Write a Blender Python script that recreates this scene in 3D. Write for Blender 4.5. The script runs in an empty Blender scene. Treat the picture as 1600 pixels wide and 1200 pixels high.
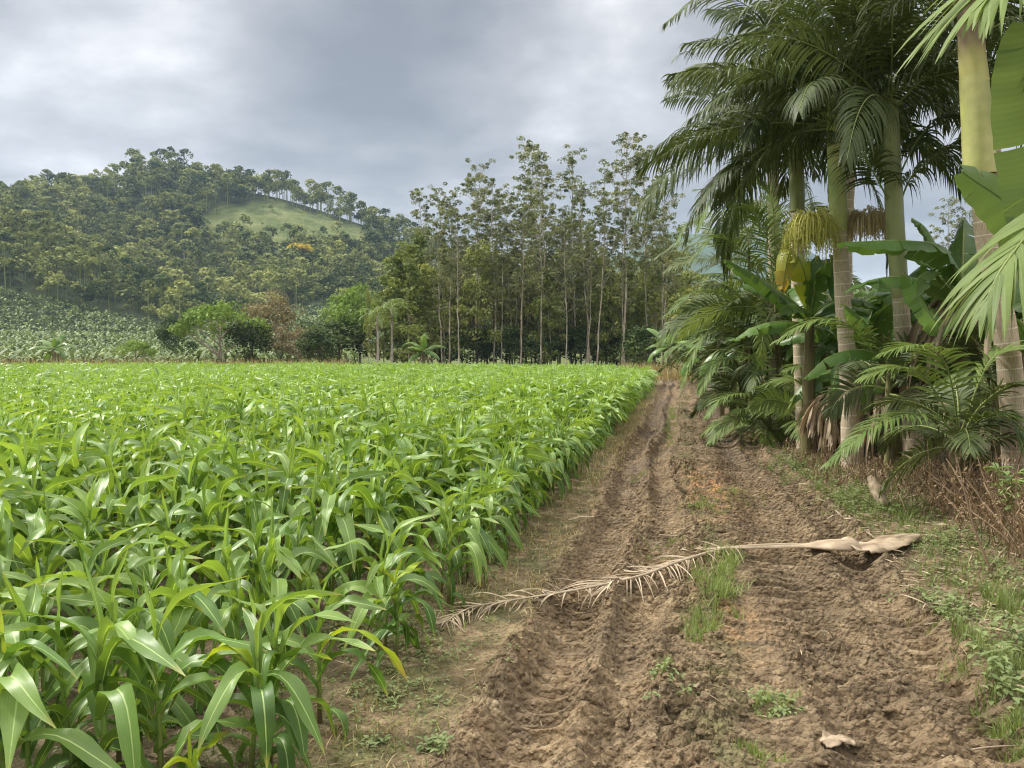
import bpy, math
import numpy as np
R = math.radians
S = bpy.context.scene
COL = S.collection
# ------------------------------------------------------------------ camera, sky, sun, exposure
CAMH = 1.65
F = 1202.0                    # focal length in photograph pixels (1600 wide)
PITCH = R(2.29)
cd = bpy.data.cameras.new('camera'); cam = bpy.data.objects.new('camera', cd); COL.objects.link(cam)
cam.location = (0, 0, CAMH); cam.rotation_euler = (R(90) - PITCH, 0, 0)
cd.sensor_width = 36; cd.lens = F / 1600 * 36; cd.clip_start = 0.05; cd.clip_end = 9000
S.camera = cam
S.view_settings.view_transform = 'Standard'; S.view_settings.look = 'None'
S.view_settings.exposure = 0.38; S.view_settings.gamma = 1
cy = S.cycles
cy.max_bounces = 7; cy.diffuse_bounces = 3; cy.glossy_bounces = 2; cy.transmission_bounces = 4
cy.volume_bounces = 1; cy.use_denoising = True; cy.caustics_reflective = False; cy.caustics_refractive = False
cy.use_adaptive_sampling = True; cy.adaptive_threshold = 0.015; cy.filter_width = 1.1

SUN_EL, SUN_AZ = R(46), R(-68)          # azimuth from +Y, clockwise positive (towards +X)
sd = bpy.data.lights.new('sun', 'SUN'); sd.energy = 3.4; sd.angle = R(5); sd.color = (1.0, 0.955, 0.88)
sun = bpy.data.objects.new('sun', sd); COL.objects.link(sun)
sun.rotation_euler = (R(90) - SUN_EL, 0, -SUN_AZ + math.pi)
sun.location = (0, 0, 50)

def nd(nt, typ, **kw):
    n = nt.nodes.new(typ)
    for k, v in kw.items():
        if k.startswith('i_'):
            n.inputs[k[2:].replace('_', ' ')].default_value = v
        else:
            setattr(n, k, v)
    return n

def ramp(nt, fac, stops, interp='LINEAR'):
    r = nt.nodes.new('ShaderNodeValToRGB'); r.color_ramp.interpolation = interp
    el = r.color_ramp.elements
    while len(el) > 1: el.remove(el[-1])
    el[0].position = stops[0][0]; el[0].color = (*stops[0][1], 1) if len(stops[0][1]) == 3 else stops[0][1]
    for p, c in stops[1:]:
        e = el.new(p); e.color = (*c, 1)
    nt.links.new(fac, r.inputs[0]); return r.outputs[0]

def math_(nt, op, a, b=None, c=None, clamp=False):
    m = nt.nodes.new('ShaderNodeMath'); m.operation = op; m.use_clamp = clamp
    for i, x in enumerate((a, b, c)):
        if x is None: continue
        if hasattr(x, 'is_linked') or hasattr(x, 'links'): nt.links.new(x, m.inputs[i])
        else: m.inputs[i].default_value = x
    return m.outputs[0]

def mixc(nt, fac, a, b, mode='MIX'):
    m = nt.nodes.new('ShaderNodeMix'); m.data_type = 'RGBA'; m.blend_type = mode
    for s, x in ((m.inputs[0], fac), (m.inputs[6], a), (m.inputs[7], b)):
        if hasattr(x, 'links'): nt.links.new(x, s)
        elif isinstance(x, (tuple, list)): s.default_value = (*x, 1) if len(x) == 3 else x
        else: s.default_value = x
    return m.outputs[2]

def make_world():
    w = bpy.data.worlds.new('World'); S.world = w; w.use_nodes = True
    nt = w.node_tree; nt.nodes.clear(); L = nt.links.new
    out = nd(nt, 'ShaderNodeOutputWorld'); bg = nd(nt, 'ShaderNodeBackground'); bg.inputs[1].default_value = 0.1
    sky = nd(nt, 'ShaderNodeTexSky'); sky.sky_type = 'NISHITA'; sky.sun_disc = False
    sky.sun_elevation = SUN_EL; sky.sun_rotation = SUN_AZ
    tc = nd(nt, 'ShaderNodeTexCoord')
    nrm = nd(nt, 'ShaderNodeVectorMath', operation='NORMALIZE'); L(tc.outputs['Generated'], nrm.inputs[0])
    sx = nd(nt, 'ShaderNodeSeparateXYZ'); L(nrm.outputs[0], sx.inputs[0])
    # cloud layer seen in plan: project the direction on a plane overhead
    zz = math_(nt, 'MAXIMUM', sx.outputs[2], 0.0)
    den = math_(nt, 'ADD', zz, 0.22)
    px = math_(nt, 'DIVIDE', sx.outputs[0], den); py = math_(nt, 'DIVIDE', sx.outputs[1], den)
    cb = nd(nt, 'ShaderNodeCombineXYZ'); L(px, cb.inputs[0]); L(py, cb.inputs[1])
    n1 = nd(nt, 'ShaderNodeTexNoise'); n1.inputs['Scale'].default_value = 1.15; n1.inputs['Detail'].default_value = 6
    n1.inputs['Roughness'].default_value = 0.5; n1.inputs['Distortion'].default_value = 0.35
    mp = nd(nt, 'ShaderNodeMapping'); mp.inputs['Location'].default_value = (3.1, 1.7, 0)
    L(cb.outputs[0], mp.inputs[0]); L(mp.outputs[0], n1.inputs['Vector'])
    n2 = nd(nt, 'ShaderNodeTexNoise'); n2.inputs['Scale'].default_value = 4.0; n2.inputs['Detail'].default_value = 7
    n2.inputs['Roughness'].default_value = 0.55; L(cb.outputs[0], n2.inputs['Vector'])
    # bright gaps in the cloud at three directions
    def spot(px_, py_, width, amp):
        a = (px_ - 800) / F; b = (600 - py_) / F
        v = np.array([a, math.cos(PITCH) + b * math.sin(PITCH), -math.sin(PITCH) + b * math.cos(PITCH)]); v /= np.linalg.norm(v)
        d = nd(nt, 'ShaderNodeVectorMath', operation='DOT_PRODUCT'); L(nrm.outputs[0], d.inputs[0]); d.inputs[1].default_value = v
        t = math_(nt, 'SUBTRACT', 1.0, d.outputs['Value'])
        e = math_(nt, 'MULTIPLY', t, -1 / width); e = math_(nt, 'EXPONENT', e)
        return math_(nt, 'MULTIPLY', e, amp)
    s = spot(1010, 10, 0.016, 0.55)
    for a in ((60, 0, 0.045, 0.58), (330, 15, 0.006, 0.20), (180, 110, 0.015, 0.28), (820, 400, 0.010, 0.25), (100, 260, .012, -0.12), (620, 70, .022, -.28), (720, 200, .03, -.24), (400, 230, .02, -.14), (1420, 370, .02, .14)):
        s = math_(nt, 'ADD', s, spot(*a))
    a = math_(nt, 'MULTIPLY', math_(nt, 'SUBTRACT', n1.outputs[0], 0.47), 2.1)
    b = math_(nt, 'MULTIPLY', math_(nt, 'SUBTRACT', n2.outputs[0], 0.5), 0.75)
    f = math_(nt, 'ADD', math_(nt, 'ADD', a, b), math_(nt, 'ADD', s, 0.36))
    col = ramp(nt, f, [(0.0, (2.2, 2.24, 2.38)), (0.32, (3.0, 3.03, 3.16)), (0.58, (4.25, 4.22, 4.28)), (0.8, (6.0, 5.95, 6.0)), (1.0, (8.6, 8.4, 8.3))])
    # an overcast sky is about three times as bright overhead as at the horizon
    up = nd(nt, 'ShaderNodeMapRange'); L(sx.outputs[2], up.inputs[0])
    up.inputs[1].default_value = 0.42; up.inputs[2].default_value = 0.9; up.inputs[3].default_value = 1.0; up.inputs[4].default_value = 6.0
    sc = nd(nt, 'ShaderNodeVectorMath', operation='SCALE'); wm = mixc(nt, math_(nt, 'MULTIPLY', math_(nt, 'SUBTRACT', up.outputs[0], 1.0), .27, clamp=True), col, (4.6, 4.35, 3.95)); L(wm, sc.inputs[0]); L(up.outputs[0], sc.inputs['Scale'])
    m = mixc(nt, 0.88, sky.outputs[0], sc.outputs[0])
    L(m, bg.inputs[0]); L(bg.outputs[0], out.inputs[0])
make_world()

# ------------------------------------------------------------------ helpers
_c, _s = math.cos(PITCH), math.sin(PITCH)
def W(px, py, Y):
    b = (600 - py) / F; k = Y / (_c + b * _s)
    return np.array([(px - 800) / F * k, Y, CAMH + (-_s + b * _c) * k])
def G(px, py, z=0.0):
    b = (600 - py) / F; k = (z - CAMH) / (-_s + b * _c)
    return np.array([(px - 800) / F * k, (_c + b * _s) * k, z])
TH = R(12.2); CT, ST = math.cos(TH), math.sin(TH)
def uv_of(x, y): return x * CT - y * ST, x * ST + y * CT
def xy_of(u, v): return u * CT + v * ST, -u * ST + v * CT

def _hash(ix, iy, seed):
    h = (ix.astype(np.int64) * 374761393 + iy.astype(np.int64) * 668265263 + seed * 974634777) & 0xffffffff
    h = ((h ^ (h >> 13)) * 1274126177) & 0xffffffff
    h = ((h ^ (h >> 16)) * 2246822519) & 0xffffffff
    return ((h ^ (h >> 15)) & 0xffffff) / float(0xffffff)
def vn(x, y, seed=0):
    x = np.asarray(x, float); y = np.asarray(y, float)
    ix = np.floor(x); iy = np.floor(y); fx = x - ix; fy = y - iy
    fx = fx * fx * (3 - 2 * fx); fy = fy * fy * (3 - 2 * fy)
    a = _hash(ix, iy, seed); b = _hash(ix + 1, iy, seed); c = _hash(ix, iy + 1, seed); d = _hash(ix + 1, iy + 1, seed)
    return (a + (b - a) * fx) * (1 - fy) + (c + (d - c) * fx) * fy - 0.5
def fbm(x, y, oct=4, seed=0, gain=0.5):
    r = 0; a = 1.0
    for k in range(oct):
        r = r + a * vn(x * 2 ** k + 17.3 * k, y * 2 ** k - 9.1 * k, seed + k); a *= gain
    return r
def sst(a, b, x):
    t = np.clip((x - a) / (b - a), 0, 1); return t * t * (3 - 2 * t)
def worley(x, y, seed):
    """clods: distance to the nearest and second nearest point, a random value and tilt of the nearest cell"""
    ix = np.floor(x); iy = np.floor(y); f1 = np.full(x.shape, 9.); f2 = np.full(x.shape, 9.); r = np.zeros(x.shape); tl = np.zeros(x.shape)
    for i in (-1, 0, 1):
        for j in (-1, 0, 1):
            cx_ = ix + i; cy_ = iy + j; a = _hash(cx_, cy_, seed); b = _hash(cx_, cy_, seed + 1); dx = x - cx_ - a; dy = y - cy_ - b; d = np.hypot(dx, dy); m = d < f1
            f2 = np.where(m, f1, np.minimum(f2, d)); c = _hash(cx_, cy_, seed + 2); th = c * 40
            r = np.where(m, c, r); tl = np.where(m, dx * np.cos(th) + dy * np.sin(th), tl); f1 = np.where(m, d, f1)
    return f1, f2, r, tl
def nz(v):
    v = np.asarray(v, float); n = np.linalg.norm(v, axis=-1, keepdims=True); return v / np.maximum(n, 1e-9)

class MB:
    def __init__(s): s.V = []; s.Fq = []; s.A = []; s.n = 0
    def add(s, V, Fq, A=None):
        V = np.asarray(V, float).reshape(-1, 3); Fq = np.asarray(Fq, np.int64).reshape(-1, 4)
        if A is None: A = np.full((len(V), 3), 0.5)
        s.V.append(V); s.Fq.append(Fq + s.n); s.A.append(np.asarray(A, float).reshape(-1, 3)); s.n += len(V); return s
    def arr(s): return np.concatenate(s.V), np.concatenate(s.Fq), np.concatenate(s.A)
    def build(s, name, mat, parent=None, smooth=True, loc=None):
        return mk(name, *s.arr(), mat, parent, smooth, loc)

def mkmesh(name, V, Fq, A, mat, smooth=True):
    me = bpy.data.meshes.new(name)
    n = len(V); m = len(Fq)
    me.vertices.add(n); me.loops.add(m * 4); me.polygons.add(m)
    me.vertices.foreach_set('co', np.ascontiguousarray(V, dtype=np.float32).ravel())
    me.loops.foreach_set('vertex_index', np.ascontiguousarray(Fq, dtype=np.int32).ravel())
    me.polygons.foreach_set('loop_start', np.arange(m, dtype=np.int32) * 4)
    me.polygons.foreach_set('use_smooth', np.full(m, smooth))
    at = me.attributes.new('lc', 'FLOAT_VECTOR', 'POINT'); at.data.foreach_set('vector', np.ascontiguousarray(A, dtype=np.float32).ravel())
    me.update(calc_edges=True)
    me.materials.append(mat)
    return me
def mk(name, V, Fq, A, mat, parent=None, smooth=True, loc=None):
    V = np.asarray(V)
    if parent is not None: V = V - np.array(parent['_o'])
    elif loc is not None: V = V - np.asarray(loc)
    o = bpy.data.objects.new(name, mkmesh(name, V, Fq, A, mat, smooth)); COL.objects.link(o)
    if parent is not None:
        o.parent = parent; o['_o'] = parent['_o']
    elif loc is not None: o.location = loc; o['_o'] = [float(q) for q in loc]
    else: o['_o'] = [0., 0., 0.]
    return o
def thing(name, label, cat, loc, group=None):
    o = bpy.data.objects.new(name, None); COL.objects.link(o); o.location = [float(q) for q in loc]
    o.empty_display_size = .2; o['_o'] = [float(q) for q in loc]; o['label'] = label; o['category'] = cat
    if group: o['group'] = group
    return o
def tag(o, label=None, cat=None, group=None, kind=None):
    if label: o['label'] = label
    if cat: o['category'] = cat
    if group: o['group'] = group
    if kind: o['kind'] = kind
    return o

def wprof(kind, t):
    if kind == 'leaflet': return np.clip(np.minimum((t / 0.12) ** .6, 1) * (1 - t ** 2.4) , .04, 1)
    if kind == 'grass': return np.clip(1 - t ** 1.5, .05, 1)
    if kind == 'oval': return np.clip(np.sin(np.pi * np.clip(t * .96 + .02, 0, 1)) ** .7, .05, 1)
    return np.ones_like(t)
def strips(P, D, N, L, Wd, droop, nseg=4, tint=.5, prof='leaflet', twist=0., across=2, fold=0., power=1.0):
    P = np.asarray(P, float); n = len(P); D = nz(np.broadcast_to(D, (n, 3))); N = np.broadcast_to(N, (n, 3))
    L = np.broadcast_to(L, n); Wd = np.broadcast_to(Wd, n); droop = np.broadcast_to(droop, n); tint = np.broadcast_to(tint, n); twist = np.broadcast_to(twist, n)
    Bv = nz(np.cross(D, N)); ts = np.linspace(0, 1, nseg + 1); w = wprof(prof, ts)
    pos = P.copy(); d = D.copy(); VV = []; AA = []
    offs = np.linspace(-.5, .5, across)
    for k, t in enumerate(ts):
        tw = (twist * t)[:, None]; up = nz(np.cross(Bv, d)); side = Bv * np.cos(tw) + up * np.sin(tw); un = nz(np.cross(side, d))
        for o_ in offs:
            VV.append(pos + side * (o_ * Wd * w[k])[:, None] + un * (fold * abs(o_) * 2 * Wd * w[k])[:, None])
            AA.append(np.stack([np.full(n, o_ + .5), np.full(n, t), tint], 1))
        if k < nseg:
            d = nz(d + np.array([0, 0, -1.]) * (droop / nseg * (0.4 + 1.2 * t ** power))[:, None])
            pos = pos + d * (L / nseg)[:, None]
    m = (nseg + 1) * across
    V = np.stack(VV, 1).reshape(-1, 3); A = np.stack(AA, 1).reshape(-1, 3)
    q = []
    for k in range(nseg):
        for j in range(across - 1):
            a = k * across + j; q.append([a, a + 1, a + across + 1, a + across])
    q = np.array(q); Fq = (np.arange(n)[:, None, None] * m + q[None]).reshape(-1, 4)
    return V, Fq, A

def tube(pts, rad, ns=8, tint=.5, cap=False):
    pts = np.asarray(pts, float); m = len(pts); rad = np.broadcast_to(rad, m)
    T = np.gradient(pts, axis=0); T = nz(T)
    ref = np.array([1., 0, 0]) if abs(T[0][0]) < .8 else np.array([0, 1., 0])
    a = nz(np.cross(T[0], ref)); V = []; A = []; ln = np.concatenate([[0], np.cumsum(np.linalg.norm(np.diff(pts, axis=0), axis=1))])
    ang = np.linspace(0, 2 * np.pi, ns, endpoint=False)
    for i in range(m):
        a = nz(a - T[i] * np.dot(a, T[i])); b = np.cross(T[i], a)
        V.append(pts[i] + rad[i] * (np.cos(ang)[:, None] * a + np.sin(ang)[:, None] * b))
        A.append(np.stack([ang / (2 * np.pi), np.full(ns, ln[i]), np.full(ns, tint)], 1))
    V = np.concatenate(V); A = np.concatenate(A); q = []
    for i in range(m - 1):
        for j in range(ns):
            k = (j + 1) % ns; q.append([i * ns + j, i * ns + k, (i + 1) * ns + k, (i + 1) * ns + j])
    if cap:
        for e in (0, m - 1):
            c = e * ns
            for j in range(1, ns - 2, 2): q.append([c, c + j, c + j + 1, c + j + 2] if j + 2 < ns else [c, c + j, c + j + 1, c + j + 1])
    return V, q, A

def bez(pts, n):
    """smooth curve through the given points (Catmull-Rom), n samples"""
    p = np.asarray(pts, float)
    if len(p) == 2: return p[0] + (p[1] - p[0]) * np.linspace(0, 1, n)[:, None]
    p = np.vstack([2 * p[0] - p[1], p, 2 * p[-1] - p[-2]]); k = len(p) - 3
    out = []
    for t in np.linspace(0, k - 1e-6, n):
        i = int(t); f = t - i; a, b, c, d = p[i:i + 4]
        out.append(.5 * (2 * b + (c - a) * f + (2 * a - 5 * b + 4 * c - d) * f * f + (3 * b - a - 3 * c + d) * f ** 3))
    return np.array(out)
def tile(V, Fq, A, pos, yaw, sc, tint=None, tilt=None):
    """repeat one small mesh at many places (for stuff)"""
    n = len(pos); c = np.cos(yaw)[:, None]; s = np.sin(yaw)[:, None]; sc = np.asarray(sc)
    if sc.ndim == 1: sc = np.stack([sc, sc, sc], 1)
    x = V[None, :, 0] * sc[:, 0:1]; y = V[None, :, 1] * sc[:, 1:2]; z = V[None, :, 2] * sc[:, 2:3]
    X = x * c - y * s; Y_ = x * s + y * c
    if tilt is not None: X = X + z * tilt[:, 0:1]; Y_ = Y_ + z * tilt[:, 1:2]
    P = np.stack([X + pos[:, 0:1], Y_ + pos[:, 1:2], z + pos[:, 2:3]], -1).reshape(-1, 3)
    Fo = (np.arange(n)[:, None, None] * len(V) + Fq[None]).reshape(-1, 4)
    Ao = np.repeat(A[None], n, 0).copy()
    if tint is not None: Ao[:, :, 2] = np.clip(Ao[:, :, 2] + tint[:, None], 0, 1)
    return P, Fo, Ao.reshape(-1, 3)

# ------------------------------------------------------------------ materials
def leafmat(name, c1, c2, trans=.3, rough=.5, rib=None, ribw=.05, tip=None, tcol=None, veins=0, noise=.25, spec=.4, objvar=0.0, nscale=6.0, vveins=0):
    m = bpy.data.materials.new(name); m.use_nodes = True; nt = m.node_tree; nt.nodes.clear(); L = nt.links.new
    out = nd(nt, 'ShaderNodeOutputMaterial'); at = nd(nt, 'ShaderNodeAttribute', attribute_name='lc'); sx = nd(nt, 'ShaderNodeSeparateXYZ'); L(at.outputs['Vector'], sx.inputs[0])
    col = mixc(nt, sx.outputs[2], c1, c2)
    if noise:
        geo = nd(nt, 'ShaderNodeNewGeometry'); no = nd(nt, 'ShaderNodeTexNoise'); no.inputs['Scale'].default_value = nscale; no.inputs['Detail'].default_value = 3
        L(geo.outputs['Position'], no.inputs['Vector'])
        k = math_(nt, 'MULTIPLY_ADD', no.outputs[0], noise * 2, 1 - noise)
        hs = nd(nt, 'ShaderNodeHueSaturation'); L(col, hs.inputs['Color']); L(k, hs.inputs['Value']); col = hs.outputs[0]
    if objvar:
        oi = nd(nt, 'ShaderNodeObjectInfo'); k = math_(nt, 'MULTIPLY_ADD', oi.outputs['Random'], objvar * 2, 1 - objvar)
        hs = nd(nt, 'ShaderNodeHueSaturation'); L(col, hs.inputs['Color']); L(k, hs.inputs['Value']); col = hs.outputs[0]
    if veins:
        s_ = math_(nt, 'SINE', math_(nt, 'MULTIPLY', sx.outputs[0], veins)); k = math_(nt, 'MULTIPLY_ADD', s_, .07, 1.0)
        hs = nd(nt, 'ShaderNodeHueSaturation'); L(col, hs.inputs['Color']); L(k, hs.inputs['Value']); col = hs.outputs[0]
    if vveins:
        s_ = math_(nt, 'SINE', math_(nt, 'MULTIPLY', sx.outputs[1], vveins)); k = math_(nt, 'MULTIPLY_ADD', s_, .035, 1.0)
        hs = nd(nt, 'ShaderNodeHueSaturation'); L(col, hs.inputs['Color']); L(k, hs.inputs['Value']); col = hs.outputs[0]
    if tip:
        k = nd(nt, 'ShaderNodeMapRange'); L(sx.outputs[1], k.inputs[0]); k.inputs[1].default_value = tip[1]; k.inputs[2].default_value = 1.0
        col = mixc(nt, k.outputs[0], col, tip[0])
    if rib:
        d = math_(nt, 'ABSOLUTE', math_(nt, 'SUBTRACT', sx.outputs[0], .5)); k = nd(nt, 'ShaderNodeMapRange'); L(d, k.inputs[0])
        k.inputs[1].default_value = ribw; k.inputs[2].default_value = ribw * .4; k.inputs[3].default_value = 0; k.inputs[4].default_value = 1
        col = mixc(nt, k.outputs[0], col, rib)
    bs = nd(nt, 'ShaderNodeBsdfPrincipled'); L(col, bs.inputs['Base Color']); bs.inputs['Roughness'].default_value = rough; bs.inputs['Specular IOR Level'].default_value = spec
    if trans:
        tr = nd(nt, 'ShaderNodeBsdfTranslucent')
        tc = mixc(nt, 1.0, col, tcol or (1.25, 1.15, .7), 'MULTIPLY'); L(tc, tr.inputs[0])
        mx = nd(nt, 'ShaderNodeMixShader'); mx.inputs[0].default_value = trans; L(bs.outputs[0], mx.inputs[1]); L(tr.outputs[0], mx.inputs[2]); L(mx.outputs[0], out.inputs[0])
    else: L(bs.outputs[0], out.inputs[0])
    return m
def barkmat(name, c1, c2, rings=None, ringcol=(.6, .55, .45), rough=.85, stretch=(30, 30, 4), bump=.4, moss=None):
    m = bpy.data.materials.new(name); m.use_nodes = True; nt = m.node_tree; L = nt.links.new; bs = nt.nodes['Principled BSDF']
    geo = nd(nt, 'ShaderNodeNewGeometry'); mp = nd(nt, 'ShaderNodeMapping'); mp.inputs['Scale'].default_value = stretch; L(geo.outputs['Position'], mp.inputs[0])
    no = nd(nt, 'ShaderNodeTexNoise'); no.inputs['Scale'].default_value = 1; no.inputs['Detail'].default_value = 5; L(mp.outputs[0], no.inputs['Vector'])
    col = ramp(nt, no.outputs[0], [(.3, c1), (.7, c2)])
    n2 = nd(nt, 'ShaderNodeTexNoise'); n2.inputs['Scale'].default_value = 2.2; n2.inputs['Detail'].default_value = 4; L(geo.outputs['Position'], n2.inputs['Vector'])
    if moss:
        k = ramp(nt, n2.outputs[0], [(.5, (0, 0, 0)), (.68, (1, 1, 1))]); col = mixc(nt, k, col, moss)
    h = no.outputs[0]
    if rings:
        at = nd(nt, 'ShaderNodeAttribute', attribute_name='lc'); sx = nd(nt, 'ShaderNodeSeparateXYZ'); L(at.outputs['Vector'], sx.inputs[0])
        w = math_(nt, 'MULTIPLY_ADD', n2.outputs[0], .05, sx.outputs[1])
        fr = math_(nt, 'FRACT', math_(nt, 'DIVIDE', w, rings)); k = math_(nt, 'LESS_THAN', fr, .075)
        col = mixc(nt, k, col, ringcol); h = math_(nt, 'ADD', h, math_(nt, 'MULTIPLY', k, .8))
    L(col, bs.inputs['Base Color']); bs.inputs['Roughness'].default_value = rough; bs.inputs['Specular IOR Level'].default_value = .25
    bp = nd(nt, 'ShaderNodeBump'); bp.inputs['Strength'].default_value = bump; bp.inputs['Distance'].default_value = .01; L(h, bp.inputs['Height']); L(bp.outputs[0], bs.inputs['Normal'])
    return m

M = {}
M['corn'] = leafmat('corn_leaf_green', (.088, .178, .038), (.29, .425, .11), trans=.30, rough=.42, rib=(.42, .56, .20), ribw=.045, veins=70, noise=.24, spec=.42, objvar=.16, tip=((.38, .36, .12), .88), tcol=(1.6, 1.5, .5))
M['corn_yellow'] = leafmat('corn_leaf_yellow', (.30, .46, .03), (.46, .55, .05), trans=.4, rough=.45, rib=(.5, .6, .2), noise=.15, tip=((.45, .30, .10), .75))
M['stalk'] = leafmat('corn_stalk_green', (.10, .05, .03), (.20, .30, .06), trans=0, rough=.5, noise=.2)
M['palm'] = leafmat('palm_leaflet_green', (.045, .068, .02), (.13, .165, .06), trans=.22, rough=.5, noise=.2, spec=.32, rib=(.13, .2, .06), ribw=.06, objvar=.18)
M['palm_light'] = leafmat('palm_leaflet_light_green', (.10, .165, .036), (.25, .33, .10), trans=.34, rough=.5, noise=.2, spec=.3, rib=(.22, .32, .1), ribw=.06, objvar=.12)
M['rachis'] = leafmat('palm_rachis', (.13, .19, .05), (.28, .33, .1), trans=0, rough=.45, noise=.2)
M['shaft'] = leafmat('palm_crownshaft', (.33, .38, .11), (.60, .57, .23), trans=0, rough=.38, noise=.22, nscale=9)
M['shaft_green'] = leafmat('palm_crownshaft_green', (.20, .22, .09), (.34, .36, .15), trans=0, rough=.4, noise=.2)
M['shaft_brown'] = leafmat('palm_crownshaft_brown', (.24, .17, .10), (.60, .55, .20), trans=0, rough=.6, noise=.3)
M['palm_bark'] = barkmat('palm_trunk_bark', (.36, .285, .195), (.64, .53, .385), rings=.17, ringcol=(.74, .67, .54), stretch=(110, 110, 12), bump=.5)
M['palm_bark_near'] = barkmat('palm_trunk_bark_near', (.38, .30, .205), (.66, .545, .395), rings=.15, ringcol=(.78, .70, .56), stretch=(120, 120, 12), bump=.5)
M['fruit'] = leafmat('palm_fruit_green', (.42, .44, .09), (.70, .66, .20), trans=.1, rough=.5)
M['flower'] = leafmat('palm_flower_straw', (.50, .40, .22), (.76, .64, .38), trans=.2, rough=.6)
M['banana'] = leafmat('banana_leaf_green', (.085, .18, .036), (.21, .35, .09), trans=.34, rough=.36, rib=(.28, .40, .12), ribw=.022, noise=.22, spec=.5, objvar=.2, nscale=3, vveins=180)
M['banana_light'] = leafmat('banana_leaf_light', (.15, .25, .075), (.25, .35, .13), trans=.3, rough=.38, rib=(.35, .46, .14), ribw=.012, noise=.14, nscale=3, vveins=420)
M['banana_yellow'] = leafmat('banana_leaf_yellowing', (.30, .40, .04), (.45, .42, .05), trans=.4, rough=.4, rib=(.4, .46, .14), ribw=.022, noise=.3, tip=((.5, .34, .05), .75), nscale=4)
M['dead'] = leafmat('dry_leaf', (.20, .145, .09), (.52, .42, .29), trans=.12, rough=.8, noise=.35, nscale=14, tcol=(1.1, .9, .6))
M['pstem'] = barkmat('banana_pseudostem', (.06, .045, .025), (.24, .22, .09), stretch=(9, 9, 1.6), bump=.3)
M['straw'] = leafmat('straw', (.23, .17, .105), (.52, .43, .31), trans=.1, rough=.75, noise=.25, nscale=20)
M['sheath'] = leafmat('dry_sheath', (.21, .15, .095), (.54, .43, .30), trans=.05, rough=.6, noise=.42, nscale=9, veins=150)
M['grass'] = leafmat('grass_green', (.12, .18, .05), (.28, .35, .11), trans=.35, rough=.5, noise=.25, nscale=3)
M['drygrass'] = leafmat('grass_dry', (.26, .22, .09), (.46, .38, .2), trans=.25, rough=.7, noise=.25)
M['weed'] = leafmat('weed_leaf', (.11, .16, .06), (.28, .34, .14), trans=.3, rough=.5, noise=.25, nscale=8)
M['brush'] = leafmat('dry_brush', (.13, .085, .05), (.42, .30, .18), trans=.1, rough=.8, noise=.3, nscale=12)
M['gum_bark'] = barkmat('gum_tree_bark', (.24, .20, .15), (.56, .51, .42), stretch=(5, 5, .8), bump=.2, moss=(.20, .17, .10))
M['dark_bark'] = barkmat('dark_tree_bark', (.07, .055, .04), (.18, .15, .11), stretch=(8, 8, 1.5))
M['far_bark'] = barkmat('far_tree_bark', (.28, .26, .21), (.48, .45, .38), stretch=(1, 1, .3), bump=0)

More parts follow.
